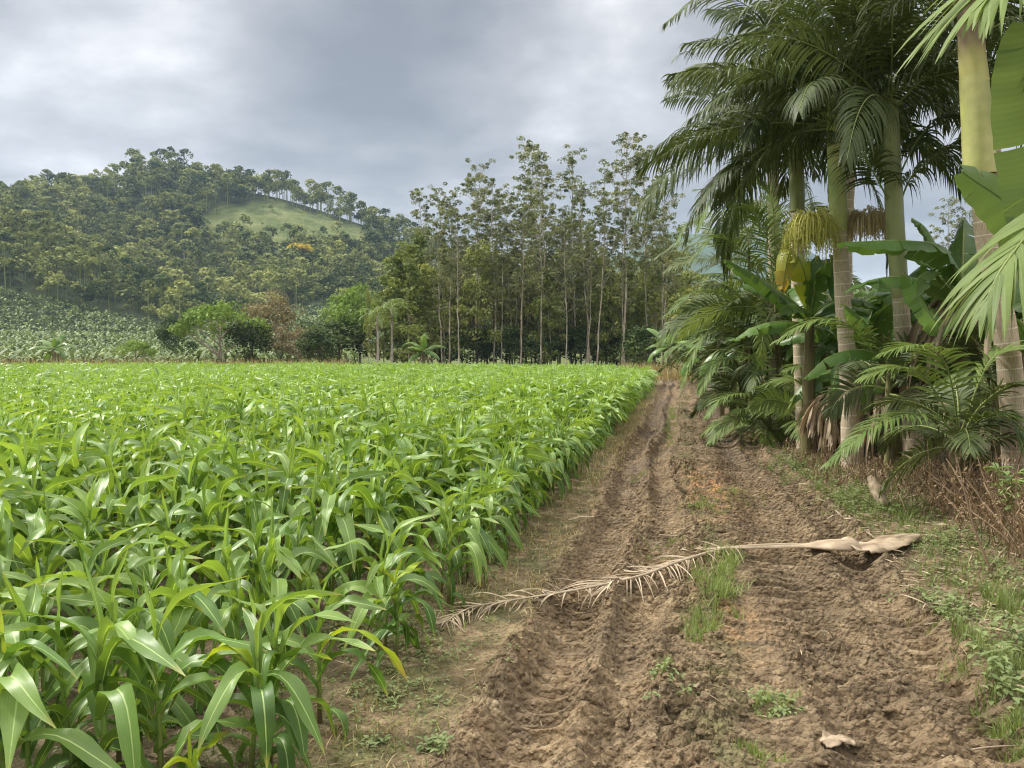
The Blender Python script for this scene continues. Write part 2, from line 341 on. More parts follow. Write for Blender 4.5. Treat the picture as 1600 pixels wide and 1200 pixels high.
def soilmat():
    m = bpy.data.materials.new('soil'); m.use_nodes = True; nt = m.node_tree; L = nt.links.new; bs = nt.nodes['Principled BSDF']
    geo = nd(nt, 'ShaderNodeNewGeometry'); at = nd(nt, 'ShaderNodeAttribute', attribute_name='lc'); sx = nd(nt, 'ShaderNodeSeparateXYZ'); L(at.outputs['Vector'], sx.inputs[0])
    def noi(sc, det=5, rough=.55, dist=0):
        n = nd(nt, 'ShaderNodeTexNoise'); n.inputs['Scale'].default_value = sc; n.inputs['Detail'].default_value = det; n.inputs['Roughness'].default_value = rough; n.inputs['Distortion'].default_value = dist
        L(geo.outputs['Position'], n.inputs['Vector']); return n.outputs[0]
    a = noi(1.3, 6); b = noi(9, 6, .6); c = noi(60, 4, .6); d = noi(2.6, 5, .6, .4)
    mud = ramp(nt, b, [(.28, (.12, .082, .044)), (.5, (.25, .178, .10)), (.72, (.43, .33, .20))])
    mud = mixc(nt, ramp(nt, a, [(.4, (0, 0, 0)), (.65, (.75, .75, .75))]), mud, (.17, .125, .075))
    # thin film of moss and seedlings on undisturbed soil (attribute y)
    mossy = math_(nt, 'MULTIPLY', sx.outputs[1], ramp(nt, d, [(.42, (0, 0, 0)), (.60, (1, 1, 1))]))
    mud = mixc(nt, mossy, mud, ramp(nt, c, [(.3, (.06, .075, .02)), (.7, (.17, .17, .06))]))
    # orange subsoil patches (attribute z)
    mud = mixc(nt, math_(nt, 'MULTIPLY', sx.outputs[2], ramp(nt, b, [(.45, (0, 0, 0)), (.6, (1, 1, 1))])), mud, (.50, .25, .095))
    def vor(sc):
        n = nd(nt, 'ShaderNodeTexVoronoi'); n.inputs['Scale'].default_value = sc; n.inputs['Randomness'].default_value = 1
        w = nd(nt, 'ShaderNodeTexNoise'); w.inputs['Scale'].default_value = sc * .8; w.inputs['Detail'].default_value = 3; L(geo.outputs['Position'], w.inputs['Vector'])
        ad = nd(nt, 'ShaderNodeVectorMath', operation='MULTIPLY_ADD'); L(w.outputs['Color'], ad.inputs[0]); ad.inputs[1].default_value = (.9 / sc,) * 3; L(geo.outputs['Position'], ad.inputs[2]); L(ad.outputs[0], n.inputs['Vector'])
        s_ = nd(nt, 'ShaderNodeSeparateXYZ'); L(n.outputs['Color'], s_.inputs[0]); return s_.outputs[0], n.outputs['Distance']
    v1, d1 = vor(11); v2, d2 = vor(34)
    k = math_(nt, 'ADD', math_(nt, 'MULTIPLY_ADD', c, .7, .32), math_(nt, 'MULTIPLY_ADD', v1, .30, math_(nt, 'MULTIPLY', v2, .26)))
    hs = nd(nt, 'ShaderNodeHueSaturation'); L(mud, hs.inputs['Color']); L(k, hs.inputs['Value'])
    # wet mud, dark hollows and painted corn row shade (attribute x): darker and glossy
    wet_shade = mixc(nt, math_(nt, 'MULTIPLY', sx.outputs[0], .55), hs.outputs[0], (.085, .06, .042))
    L(wet_shade, bs.inputs['Base Color'])
    r = math_(nt, 'SUBTRACT', .88, math_(nt, 'MULTIPLY', sx.outputs[0], .58)); L(r, bs.inputs['Roughness']); bs.inputs['Specular IOR Level'].default_value = .4
    bp = nd(nt, 'ShaderNodeBump'); bp.inputs['Strength'].default_value = 1.0; bp.inputs['Distance'].default_value = .02
    L(math_(nt, 'ADD', math_(nt, 'MULTIPLY', b, 1.6), math_(nt, 'ADD', math_(nt, 'MULTIPLY', c, 1.2), math_(nt, 'MULTIPLY', d2, -1.4))), bp.inputs['Height']); L(bp.outputs[0], bs.inputs['Normal'])
    return m
M['soil'] = soilmat()
def landmat():
    m = bpy.data.materials.new('land'); m.use_nodes = True; nt = m.node_tree; L = nt.links.new; bs = nt.nodes['Principled BSDF']
    geo = nd(nt, 'ShaderNodeNewGeometry'); at = nd(nt, 'ShaderNodeAttribute', attribute_name='lc'); sx = nd(nt, 'ShaderNodeSeparateXYZ'); L(at.outputs['Vector'], sx.inputs[0])
    n = nd(nt, 'ShaderNodeTexNoise'); n.inputs['Scale'].default_value = .12; n.inputs['Detail'].default_value = 12; n.inputs['Roughness'].default_value = .78; L(geo.outputs['Position'], n.inputs['Vector'])
    floor = ramp(nt, n.outputs[0], [(.3, (.035, .05, .02)), (.7, (.085, .10, .04))])
    gr = ramp(nt, n.outputs[0], [(.36, (.06, .085, .03)), (.5, (.115, .145, .05)), (.64, (.20, .205, .09))])
    col = mixc(nt, sx.outputs[0], floor, gr)
    fr = ramp(nt, n.outputs[0], [(.35, (.025, .055, .02)), (.65, (.08, .12, .04))]); col = mixc(nt, sx.outputs[1], col, fr)
    L(col, bs.inputs['Base Color']); bs.inputs['Roughness'].default_value = .95; bs.inputs['Specular IOR Level'].default_value = .1
    return m
M['land'] = landmat()

# ------------------------------------------------------------------ terrain, hills
def I(x, pts): return np.interp(x, [p[0] for p in pts], [p[1] for p in pts])
CREST = [(-900, 420), (-400, 365), (-200, 345), (0, 328), (60, 324), (130, 316), (200, 296), (270, 274), (330, 290), (420, 308), (500, 330), (580, 356), (640, 388), (700, 420), (800, 456), (950, 478), (1100, 495), (1300, 495), (1600, 505), (2400, 520)]
SPUR = [(-900, 380), (-400, 345), (0, 368), (60, 384), (150, 428), (250, 478), (350, 500), (440, 486), (520, 482), (600, 500), (700, 520), (900, 530), (2400, 540)]
LOW = [(-900, 530), (0, 531), (300, 540), (600, 545), (2400, 548)]
FAR = [(-900, 520), (600, 470), (850, 440), (950, 405), (1040, 372), (1120, 356), (1230, 372), (1330, 450), (1440, 505), (1700, 515), (2400, 520)]
def pyz(py, Y): return CAMH + (552 - py) / F * Y
def land_z(px, Y):
    px = np.asarray(px, float); Y = np.asarray(Y, float)
    zs = np.stack([np.full_like(px, -.05), np.full_like(px, -.05), pyz(I(px, LOW), 200), pyz(I(px, SPUR), 300), pyz(I(px, SPUR), 300) * .93 + pyz(I(px, CREST), 480) * .07 + 1,
                   pyz(I(px, CREST), 480), pyz(I(px, CREST), 480) * .4, np.zeros_like(px), np.full_like(px, 5.), pyz(I(px, FAR), 2000), np.full_like(px, 0.)])
    ys = np.array([0, 120, 200, 300, 335, 480, 620, 800, 1400, 2000, 2500.])
    k = np.clip(np.searchsorted(ys, Y) - 1, 0, len(ys) - 2); f = (Y - ys[k]) / (ys[k + 1] - ys[k]); f = np.clip(f, 0, 1)
    f2 = f * .6 + .4 * f * f * (3 - 2 * f)
    ii = np.arange(len(px)) if px.ndim == 1 else None
    z = zs[k, ii] * (1 - f2) + zs[k + 1, ii] * f2
    x = (px - 800) / F * Y
    amp = sst(180, 300, Y) * 5.0 * (1 - sst(420, 480, Y) * .8) + sst(900, 1800, Y) * 25
    return z + amp * fbm(x / 45 + 9, Y / 45, 3, 5) * np.where(Y > 900, 1, 1) + sst(900, 1800, Y) * 30 * fbm(x / 260, Y / 260, 3, 8)
pxs = np.concatenate([np.arange(-2600, -300, 60), np.arange(-300, 1800, 12), np.arange(1800, 4200, 60)])
ysr = np.concatenate([[60, 90, 120, 150], np.arange(170, 340, 8), np.arange(340, 500, 10), np.arange(510, 800, 30), np.arange(850, 2550, 60)])
PX, YY = np.meshgrid(pxs, ysr); Z = land_z(PX.ravel(), YY.ravel()).reshape(PX.shape)
X = (PX - 800) / F * YY
PYs = 552 - (Z - CAMH) / YY * F
def in_clear(px, py, Y):
    px = px + 14 * vn(px / 14, py / 9, 7); py = py + 12 * vn(px / 18, py / 12, 8)
    top = I(px, [(300, 360), (345, 326), (430, 318), (520, 342), (600, 372)]); bot = I(px, [(300, 362), (330, 388), (450, 396), (600, 390)])
    return (px > 300) & (px < 600) & (py > top) & (py < bot) & (Y > 340) & (Y < 481)
BND = [(-900, 420), (-400, 430), (0, 460), (100, 478), (200, 500), (262, 520), (300, 520), (380, 505), (440, 487), (520, 483), (600, 505), (650, 530)]
A = np.stack([in_clear(PX, PYs, YY) * 1.0, sst(800, 1300, YY), 0 * PX], -1)
A[..., 0] = np.maximum(A[..., 0], ((YY < 200) * .8))
nr, nc = PX.shape
idx = (np.arange(nr - 1)[:, None] * nc + np.arange(nc - 1)[None]).reshape(-1, 1)
o = mk('hills', np.stack([X, YY, Z], -1).reshape(-1, 3), idx + np.array([[0, 1, nc + 1, nc]]), A.reshape(-1, 3), M['land']); o['kind'] = 'structure'
g = 3000.
gx = np.linspace(-g, g, 60); gy = np.linspace(-g, g + 2000, 60); GX, GY = np.meshgrid(gx, gy)
idx = (np.arange(59)[:, None] * 60 + np.arange(59)[None]).reshape(-1, 1)
o = mk('ground', np.stack([GX, GY, GX * 0 - .35], -1).reshape(-1, 3), idx + np.array([[0, 1, 61, 60]]), np.tile([.7, 0, 0], (3600, 1)), M['land']); o['kind'] = 'structure'

# ------------------------------------------------------------------ track and soil height
RUTS = [(-.62, .16, .11, 1.0), (-.20, .11, .045, .8), (.44, .12, .02, .7), (.84, .24, .05, 1.15), (1.33, .15, .09, 1.1)]
def H(u, v, det=True):
    u = np.asarray(u, float); v = np.asarray(v, float)
    uw = u + .05 * np.sin(v * .55 + 1) + .05 * fbm(u * 1.5, v * .9, 2, 3)
    inm = sst(-1.02, -.8, uw + .10 * fbm(v * 1.1, u * 0, 2, 4)) * (1 - sst(1.42, 1.72, uw))
    h = .035 * np.exp(-((uw - .18) / .17) ** 2) + .02 * fbm(u * .8, v * .8, 2, 9)
    calm = 0
    for k, (uc, w, dp, lg) in enumerate(RUTS):
        du = uw - uc - .05 * np.sin(v * .8 + k * 1.7); ad = np.abs(du)
        h = h - dp * np.exp(-(du / w) ** 4) * (.75 + .5 * vn(v * .7, k + 0 * v, 31)) + .45 * dp * np.exp(-((ad - 1.55 * w) / (.45 * w)) ** 2) * (1 + 1.6 * vn(v * 6, u * 4, 40 + k))
        if det:
            fr = (v + .55 * np.where(k % 2, ad, -ad) * .45 + .016 * fbm(u * 6, v * 4, 2, 12)) / (.165 + .008 * k); fr = 1 - (fr - np.floor(fr))
            saw = np.where(fr < .55, fr / .55, np.clip((1 - fr) / .18 - 1, 0, 1))
            env = np.exp(-(ad / (1.5 * w)) ** 4) * np.clip(1.0 + 1.6 * vn(u * 1.3 + k, v * .7, 55), 0, 1); calm = np.maximum(calm, env * .92)
            h = h + lg * (.055 + .015 * (k > 1)) * (saw - .5) * np.exp(-(ad / (1.9 * w)) ** 4) * (.75 + .9 * vn(u * 3, v * 2.5, 50))
    if det:
        wx = u + .06 * fbm(u * 7, v * 7, 2, 60); wy = v + .06 * fbm(u * 7, v * 7, 2, 61)
        rg = lambda s, sd: 1 - 2.6 * np.abs(vn(wx * s, wy * s * .8, sd))
        patch = .45 + 1.1 * np.clip(.5 + 1.5 * fbm(u * 1.4, v * 1.1, 2, 70), 0, 1)
        chn = np.tanh(9 * fbm(wx * 8, wy * 6.5, 2, 20)) * .017 + np.tanh(8 * fbm(wx * 19, wy * 15, 2, 25)) * .010 + np.tanh(5 * vn(wx * 42, wy * 34, 28)) * .005
        for sc_, am, sd_ in ((6.0, .040, 140), (13, .024, 150), (30, .011, 160)):
            f1, f2, rr, tl = worley(wx * sc_ + .5 * fbm(u * sc_ * 1.3, v * sc_ * 1.3, 2, sd_ + 5), wy * sc_ * .85, sd_)
            keepc = (rr > .25) if sc_ < 30 else (rr > -1)
            h = h + am * inm * (1 - np.minimum(1, calm * 1.12)) * patch * (((rr - .5) * 1.1 + tl * .9) * keepc - .75 * np.exp(-(f2 - f1) / .08))
        h = h + inm * (1 - calm) * patch * .55 * (.075 * fbm(wx * 3, wy * 2.5, 2, 19) + chn * 1.25 + .018 * rg(12, 21) + .013 * rg(29, 22) + .010 * vn(wx * 60, wy * 50, 23))
        h = h + (1 - inm) * (.022 * fbm(u * 3, v * 3, 3, 24) + .008 * fbm(u * 22, v * 22, 2, 26) + .006 * np.clip(rg(5, 27), 0, 1))
    h = h + .10 * sst(1.8, 3.4, u) + .03 * sst(-1.1, -1.9, u)
    return h
def Hxy(x, y): return H(*uv_of(np.asarray(x, float), np.asarray(y, float)))
def soil_attr(u, v, h):
    uw = u + .05 * np.sin(v * .55 + 1)
    wet_shade = np.clip(sst(8, 13, v) * np.exp(-((uw + .50) / .2) ** 2) * 1.2 + sst(9, 14, v) * np.exp(-((uw - .9) / .2) ** 2) * .7 + sst(-.01, -.08, h) * .3 * (v < 9), 0, 1) * np.clip(.55 + 2.0 * fbm(u * 2, v * 1.2, 2, 80), 0, 1)  # wet far ruts; near hollows darkened by their depth
    wet_shade = np.maximum(wet_shade, .42 * sst(-1.3, -1.8, u))  # moist soil under the corn, with the shade of the rows painted in
    moss = np.clip(sst(-.8, -1.15, uw) + sst(1.45, 1.8, uw) + .9 * np.exp(-((uw - .2) / .16) ** 2), 0, 1) * .8
    c = uv_of(*G(1110, 765)[:2])
    org = np.exp(-((u - c[0]) / .28) ** 2 - ((v - c[1]) / 1.5) ** 2) * .8
    c = uv_of(*G(1150, 975)[:2]); org = org + .35 * np.exp(-((u - c[0]) / .2) ** 2 - ((v - c[1]) / .5) ** 2)
    return np.stack([wet_shade, moss, np.clip(org, 0, 1)], -1)
def sheet(name, us, vs, det=True, dz=0):
    U, V_ = np.meshgrid(us, vs); h = H(U.ravel(), V_.ravel(), det) + dz; x, y = xy_of(U.ravel(), V_.ravel())
    n = len(us); idx = (np.arange(len(vs) - 1)[:, None] * n + np.arange(n - 1)[None]).reshape(-1, 1)
    o = mk(name, np.stack([x, y, h], -1), idx + np.array([[0, 1, n + 1, n]]), soil_attr(U.ravel(), V_.ravel(), h), M['soil'], None, name != 'muddy_track'); o['kind'] = 'structure'; return o
v_near = np.concatenate([np.arange(1.3, 6.5, .0095), np.arange(6.5, 8.0, .0125)]); v_far = [8.0]
while v_far[-1] < 81.5: v_far.append(v_far[-1] * (1.0018 if v_far[-1] < 45 else 1.01))
sheet('muddy_track', np.concatenate([np.arange(-1.9, -1.1, .016), np.arange(-1.1, 1.75, .0098), np.arange(1.75, 2.4, .016)]), np.concatenate([v_near, v_far]))
sheet('track_behind', np.arange(-1.9, 2.4, .05), np.arange(-6, 1.31, .05))
sheet('field_soil', np.concatenate([np.arange(-75, -14, 1.0), np.arange(-14, -1.87, .045)]), np.concatenate([np.arange(-6, 1.3, .3), np.arange(1.3, 9, .045), np.arange(9, 25, .12), np.arange(25, 82, .6)]))
sheet('verge_soil', np.concatenate([np.arange(2.38, 7, .04), np.arange(7, 45, .5)]), np.concatenate([np.arange(-6, 1.3, .3), np.arange(1.3, 14, .045), np.arange(14, 82, .4)]))
print('terrain done')
# ------------------------------------------------------------------ corn
def corn_leaf(rng, base, az, el0, L, Wd, bend, tint, nseg=11, across=5, roll=0.):
    ts = np.linspace(0, 1, nseg + 1); ns = rng.uniform(1.2, 2.2); kink = rng.uniform(.22, .5)
    prog = .35 * ts + .65 * sst(kink - .22, kink + .26, ts); prog = prog / prog[-1]
    el = el0 - bend * prog; azv = az + rng.normal(0, .35) * ts ** 1.5
    D = np.stack([np.cos(el) * np.cos(azv), np.cos(el) * np.sin(azv), np.sin(el)], -1)
    pos = base + np.concatenate([np.zeros((1, 3)), np.cumsum((D[:-1] + D[1:]) / 2, 0)]) * (L / nseg)
    side0 = np.stack([-np.sin(azv), np.cos(azv), 0 * azv], -1); up0 = np.cross(D, side0) * -1
    up0 = nz(np.where(up0[:, 2:3] * 0 + 1 > 0, np.cross(side0, D) * -1, up0)); up0 = nz(np.cross(D, side0))
    tw = rng.normal(0, 1.3) * ts ** 1.6 + rng.normal(0, .12)
    side = side0 * np.cos(tw)[:, None] + up0 * np.sin(tw)[:, None]; up = nz(np.cross(D, side))
    w = Wd * np.clip(np.minimum(.55 + ts / .28 * .45, 1) * (1 - np.clip((ts - .5) / .5, 0, 1) ** 1.8), .03, 1)
    fold = (.55 * (1 - ts) ** 1.5 + .10) + roll
    offs = np.linspace(-1, 1, across); V = []; A = []
    fq, ph = rng.uniform(9, 15), rng.uniform(0, 6, 2); amp = rng.uniform(.18, .42)
    for j, s in enumerate(offs):
        wave = amp * np.sin(fq * ts + ph[int(s > 0)]) * s * s * sst(0.05, .3, ts) * (1 - ts * .5)
        V.append(pos + side * (s * w / 2 * (1 - .25 * fold))[:, None] + up * ((abs(s) * fold * .5 + wave) * w)[:, None])
        A.append(np.stack([np.full_like(ts, s / 2 + .5), ts, np.full_like(ts, tint)], -1))
    V = np.stack(V, 1).reshape(-1, 3); A = np.stack(A, 1).reshape(-1, 3); q = []
    for k in range(nseg):
        for j in range(across - 1):
            a = k * across + j; q.append([a, a + 1, a + across + 1, a + across])
    return V, np.array(q), A
def corn_proto(seed, h=1.15, n=10, lod=0, droopy=1.0, lsc=1.0):
    rng = np.random.default_rng(seed); parts = []
    az0 = rng.uniform(0, 6.28); lean = rng.normal(0, .03, 2); nst = 9
    zs = np.linspace(0, h * .66, nst); sp = np.stack([lean[0] * zs + .008 * np.sin(zs * 7), lean[1] * zs, zs - .03], -1)
    rad = np.linspace(.0125, .0065, nst) * (1 if lod == 0 else 1.3)
    parts.append(('stalk',) + tube(sp, rad, 7 if lod == 0 else 3, .5))
    A = parts[0][3]; A[:, 2] = sst(.0, .22, parts[0][1][:, 2]) * .8 + .05
    ns, ac = ((11, 5), (6, 3), (4, 2))[lod]
    for i in range(n):
        t = i / (n - 1.); z = h * (.07 + .56 * t ** .85); b = np.array([lean[0] * z, lean[1] * z, z])
        az = az0 + (i % 2) * math.pi + rng.normal(0, .38)
        L = h * lsc * (.29 + .30 * math.sin(math.pi * min(1, .12 + .80 * t))) * rng.uniform(.88, 1.12)
        el = R(38 + 42 * t) + rng.normal(0, .10); bend = R(145 - 38 * t) * rng.uniform(.62, 1.2) * droopy; roll = 0
        Wd = (.053 + .048 * math.sin(math.pi * min(1, .1 + .85 * t))) * (h / 1.1) ** .5 / lsc ** 1.6
        if i == n - 1: el = R(86) + rng.normal(0, .04); bend = R(rng.uniform(2, 30)); L = h * .30; Wd *= .5; roll = .5
        if i == n - 2: el = R(80); bend = R(rng.uniform(60, 130)); roll = .2; Wd *= .9
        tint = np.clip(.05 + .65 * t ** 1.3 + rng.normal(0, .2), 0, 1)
        parts.append(('leaf',) + corn_leaf(rng, b, az, el, L, Wd, bend, tint, ns, ac, roll))
    return parts
cr = np.random.default_rng(11)
cu = []; cv = []
for r_ in range(0, 90):
    u0 = -1.50 - .63 * r_; v = np.arange(-1, 82, .185); k = len(v)
    cu.append(u0 + cr.normal(0, .055, k)); cv.append(v + cr.uniform(-.07, .07, k))
cu = np.concatenate(cu); cv = np.concatenate(cv); cx, cyy = xy_of(cu, cv)
vmax = 41 + 15 * sst(-1.2, -8, cu)
keep = (cyy > 2.45) & (cyy < 54) & (cv < vmax) & (cx > -.80 * cyy - 1.6) & (cr.uniform(0, 1, len(cu)) > .06)
keep &= ~((cu > -1.75) & (np.abs(cv - 3.15) < .45)) & ~((cu > -1.75) & (cv > 4.35) & (cv < 4.75)) & ~((cu > -1.75) & (cv < 2.3))
keep &= ~((np.abs(cx + .02 * cyy) < -1))
cu, cv, cx, cyy = cu[keep], cv[keep], cx[keep], cyy[keep]
chh = (1.04 + .30 * fbm(cu * .35, cv * .35, 3, 90) + cr.normal(0, .07, len(cu))) * (1 - .16 * np.exp(-((cu + 1.4) / .5) ** 2) * (cv < 14))
chh *= np.where((cyy < 4.5), .93, 1.0)
dist = np.hypot(cx, cyy); inframe = (cx > -.70 * cyy - .35)
order = np.argsort(dist + 100 * (~inframe)); near = order[:288]; rest = order[288:]
cz = Hxy(cx, cyy)
LG = ['leafy green corn plant standing in the nearest rows of the field', 'green corn plant with arching leaves in the rows a few steps into the field']
GR = 'corn plants in the near rows of the field'
def place_corn(root0, kids0, pos, yaw, sc, label, group=GR):
    r = root0.copy(); COL.objects.link(r); r.location = pos; r.rotation_euler = (0, 0, yaw); r.scale = (sc, sc, sc); r['label'] = label; r['group'] = group
    for ch in kids0:
        c = ch.copy(); COL.objects.link(c); c.parent = r
    return r
def corn_thing(parts, name, label, pos, group=None, leafm='corn', yellow=()):
    t = thing(name, label, 'corn plant', (0, 0, 0), group); kids = []
    for i, (nm, V, Fq, A) in enumerate(parts):
        m = M['stalk'] if nm == 'stalk' else M['corn_yellow'] if i in yellow else M[leafm]
        kids.append(mk(nm, V, Fq, A, m, t))
    t.location = [float(q) for q in pos]; return t, kids
protos = []
used = [False] * 14
for k in range(14):
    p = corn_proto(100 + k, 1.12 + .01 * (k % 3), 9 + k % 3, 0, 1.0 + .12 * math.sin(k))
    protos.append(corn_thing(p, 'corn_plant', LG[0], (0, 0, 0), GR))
for j, i in enumerate(near):
    k = int(cr.integers(0, 14)); root, kids = protos[k]; sc = float(chh[i] / 1.12); lab = LG[0] if dist[i] < 5.5 else LG[1]
    pos = (float(cx[i]), float(cyy[i]), float(cz[i])); yaw = float(cr.uniform(0, 6.28))
    if not used[k]:
        used[k] = True; root.location = pos; root.rotation_euler = (0, 0, yaw); root.scale = (sc,) * 3; root['label'] = lab
    else: place_corn(root, kids, pos, yaw, sc, lab)
# plants that stand apart at the edge of the track
def g3(px, py): p = G(px, py); p[2] = float(Hxy(p[0], p[1])); return p
def hero(px, py, seed, h, n, label, yaw=0, yellow=(), lsc=1., droopy=1., leafm='corn'):
    t, k = corn_thing(corn_proto(seed, h, n, 0, droopy, lsc), 'corn_plant', label, g3(px, py), 'corn plants at the edge of the track', leafm, yellow); t.rotation_euler = (0, 0, yaw)
hero(618, 1035, 7, .62, 10, 'short corn plant with yellow green inner leaves beside the dead frond tip', .6, (8, 9, 10), 1.15, .9)
hero(388, 1235, 21, .86, 8, 'corn plant leaning over with a yellow edged broad leaf at the field corner', 1.2, (6,), 1.1, 1.05)
hero(500, 1135, 23, .78, 9, 'drooping corn plant with a browning leaf tip, last before the bare track side', 2.1, (5,), 1.1, 1.1)
hero(300, 1330, 25, .42, 7, 'small pale young corn plant in front of the taller ones at the bottom edge', .2, (4, 5, 6, 7), 1.1, .9)
hero(12, 1330, 29, .92, 9, 'corn plant in the bottom left corner with a bright broad upright leaf', 2.6, (9,), 1.1, .85)
hero(160, 1290, 31, .98, 10, 'tall corn plant with two wide leaves crossing above a thick green stalk, near left corner', .1, (), 1.1, .95)
hero(250, 1250, 33, .90, 9, 'dark green corn plant with long horizontal leaf beside the tallest foreground stalk', .5, (), 1.1, 1.0)
hero(700, 955, 37, .80, 9, 'corn plant with trailing leaf touching the bare soil just above the dead frond tip', 1.4, (), 1.1, 1.1)
# the rest of the field, past three hundred plants
def merged(parts):
    b = MB()
    for nm, V, Fq, A in parts:
        A = A.copy()
        if nm == 'stalk': A[:, 0] = .3
        b.add(V, Fq, A)
    return b.arr()
far_b = MB()
for lod, sel in ((1, rest[dist[rest] < 24]), (2, rest[dist[rest] >= 24])):
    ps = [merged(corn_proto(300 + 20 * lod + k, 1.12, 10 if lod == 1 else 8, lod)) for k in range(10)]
    kk = cr.integers(0, 10, len(sel))
    for k in range(10):
        s_ = sel[kk == k]
        if len(s_) == 0: continue
        sc = chh[s_] / 1.12
        far_b.add(*tile(*ps[k], np.stack([cx[s_], cyy[s_], cz[s_]], 1), cr.uniform(0, 6.28, len(s_)), np.stack([sc * (1 + .3 * (lod == 2)), sc * (1 + .3 * (lod == 2)), sc], 1), cr.normal(0, .08, len(s_))))
tag(far_b.build('corn_crop', M['corn']), 'green corn crop filling the rest of the field up to the trees', 'corn crop', kind='stuff')
print('corn', len(near), len(rest))
# ------------------------------------------------------------------ palms and banana plants
pr = np.random.default_rng(5)
def frond(parent, pts, ll=.5, lw=.035, n=44, hang=1.1, mat='palm', tint=.5, t0=.14, lift=.25, rr=.014, amin=R(22), amax=R(68), roll=0., dens=5, seed=None, power=1.0, name='frond'):
    rng = pr if seed is None else np.random.default_rng(seed)
    sp = bez(pts, 26); T = nz(np.gradient(sp, axis=0)); rad = np.linspace(rr, rr * .22, 26)
    up = np.array([0, 0, 1.]); U = up - T * (T @ up)[:, None]
    bad = np.linalg.norm(U, axis=1) < .25; hz = sp[-1] - sp[0]; hz[2] = 0; hz = nz(hz)
    U = nz(np.where(bad[:, None], up * .3 - hz, U)); U = nz(U - T * np.sum(U * T, 1)[:, None])
    Sd = np.cross(T, U); tb = MB(); b = MB()
    for sgn in (-1, 1):
        t = np.linspace(t0, .995, n) + rng.uniform(-.35, .35, n) * (1 - t0) / n; t = np.clip(t, 0, 1)
        f = t * 25; i = np.clip(f.astype(int), 0, 24); fr = (f - i)[:, None]
        lerp = lambda X_: X_[i] * (1 - fr) + X_[i + 1] * fr
        p = lerp(sp); tt = nz(lerp(T)); uu = nz(lerp(U)); ss = nz(lerp(Sd)) * sgn
        c, s_ = np.cos(roll), np.sin(roll); uu, ss = uu * c + ss * s_ * sgn, ss * c - uu * s_ * sgn
        al = amax + (amin - amax) * t ** 1.3 + rng.normal(0, .05, n); lf = lift * (1 - .5 * t) + rng.normal(0, .09, n)
        D = np.cos(al)[:, None] * tt + np.sin(al)[:, None] * (ss * np.cos(lf)[:, None] + uu * np.sin(lf)[:, None])
        L = ll * np.clip(.55 + .55 * np.sin(np.pi * np.clip(t * 1.02 - .02, 0, 1) ** .85), 0, 1) * (1 - .42 * t ** 3) * rng.uniform(.9, 1.08, n)
        hg = hang * rng.uniform(.75, 1.3, n)
        b.add(*strips(p, D, uu, L, lw * rng.uniform(.8, 1.15, n), hg, dens, np.clip(tint + rng.normal(0, .15, n), 0, 1), 'leaflet', rng.normal(0, .5, n), 2, 0, power))
    fo = b.build(name, M[mat], parent, smooth=False)
    tb.add(*tube(sp, rad, 6, np.clip(tint + .1, 0, 1))); tb.build('rachis', M['rachis'], fo)
    return fo
def arc_pts(p0, az, el0, L, bend, n=5):
    """a frond's spine: leaves at elevation el0 and bends down by 'bend'"""
    out = [np.array(p0, float)]; d = el0
    for k in range(n):
        d = el0 - bend * ((k + .5) / n) ** 1.2; out.append(out[-1] + np.array([math.cos(d) * math.sin(az), math.cos(d) * math.cos(az), math.sin(d)]) * L / n)
    return out
def crown(parent, top, nf, L, ll=.55, lw=.04, hang=1.4, mat='palm', el=(75, -15), az0=0., bend=(60, 105), n=40, skip=None, tint=.4, **kw):
    for k in range(nf):
        az = az0 + k * 2.39996 + pr.normal(0, .12); t = k / max(1, nf - 1.)
        if skip and skip(az % (2 * math.pi)): continue
        facing = max(0., -math.cos(az)) if mat == 'palm' and L > 2.3 else 0.
        e = R(el[0] + (el[1] - el[0]) * t ** .9) + pr.normal(0, .08) + .12 * facing; bd = R(pr.uniform(*bend)) * (1 - .25 * t)
        p0 = np.array(top) - np.array([0, 0, .22 * t]) + .05 * np.array([math.sin(az), math.cos(az), 0])
        frond(parent, arc_pts(p0, az, e, L * pr.uniform(.85, 1.08) * (.75 + .25 * min(1, .4 + t)), bd), ll, lw, n, hang, mat, np.clip(tint + pr.normal(0, .15), 0, 1), roll=pr.normal(0, .5), **kw)
def trunk(parent, pts, rads, mat='palm_bark', ns=18, name='trunk'):
    k = 40; sp = bez(pts, k); r = np.interp(np.linspace(0, 1, k), np.linspace(0, 1, len(rads)), rads)
    V, q, A = tube(sp, r, ns); V = V + (fbm(V[:, 0] * 9 + V[:, 1] * 5, V[:, 2] * 3, 2, 77) * .012)[:, None] * nz(V - np.repeat(sp, ns, 0))
    b = MB(); b.add(V, q, A); return b.build(name, M[mat], parent)
def shaft(parent, pts, rads, mat='shaft', tint=.5, name='crownshaft', flat=0):
    k = 24; sp = bez(pts, k); r = np.interp(np.linspace(0, 1, k), np.linspace(0, 1, len(rads)), rads)
    V, q, A = tube(sp, r, 18)
    if name == 'leaf_sheath': tint = 1.15 - A[:, 1] / .45
    A[:, 2] = np.clip(tint + .6 * fbm(V[:, 0] * 8, V[:, 2] * 1.6, 3, 33) + .2 * np.sin(A[:, 1] * 7) + .7 * vn(A[:, 0] * 16, V[:, 2] * 1.1, 34), 0, 1)
    b = MB(); b.add(V, q, A); return b.build(name, M[mat], parent)
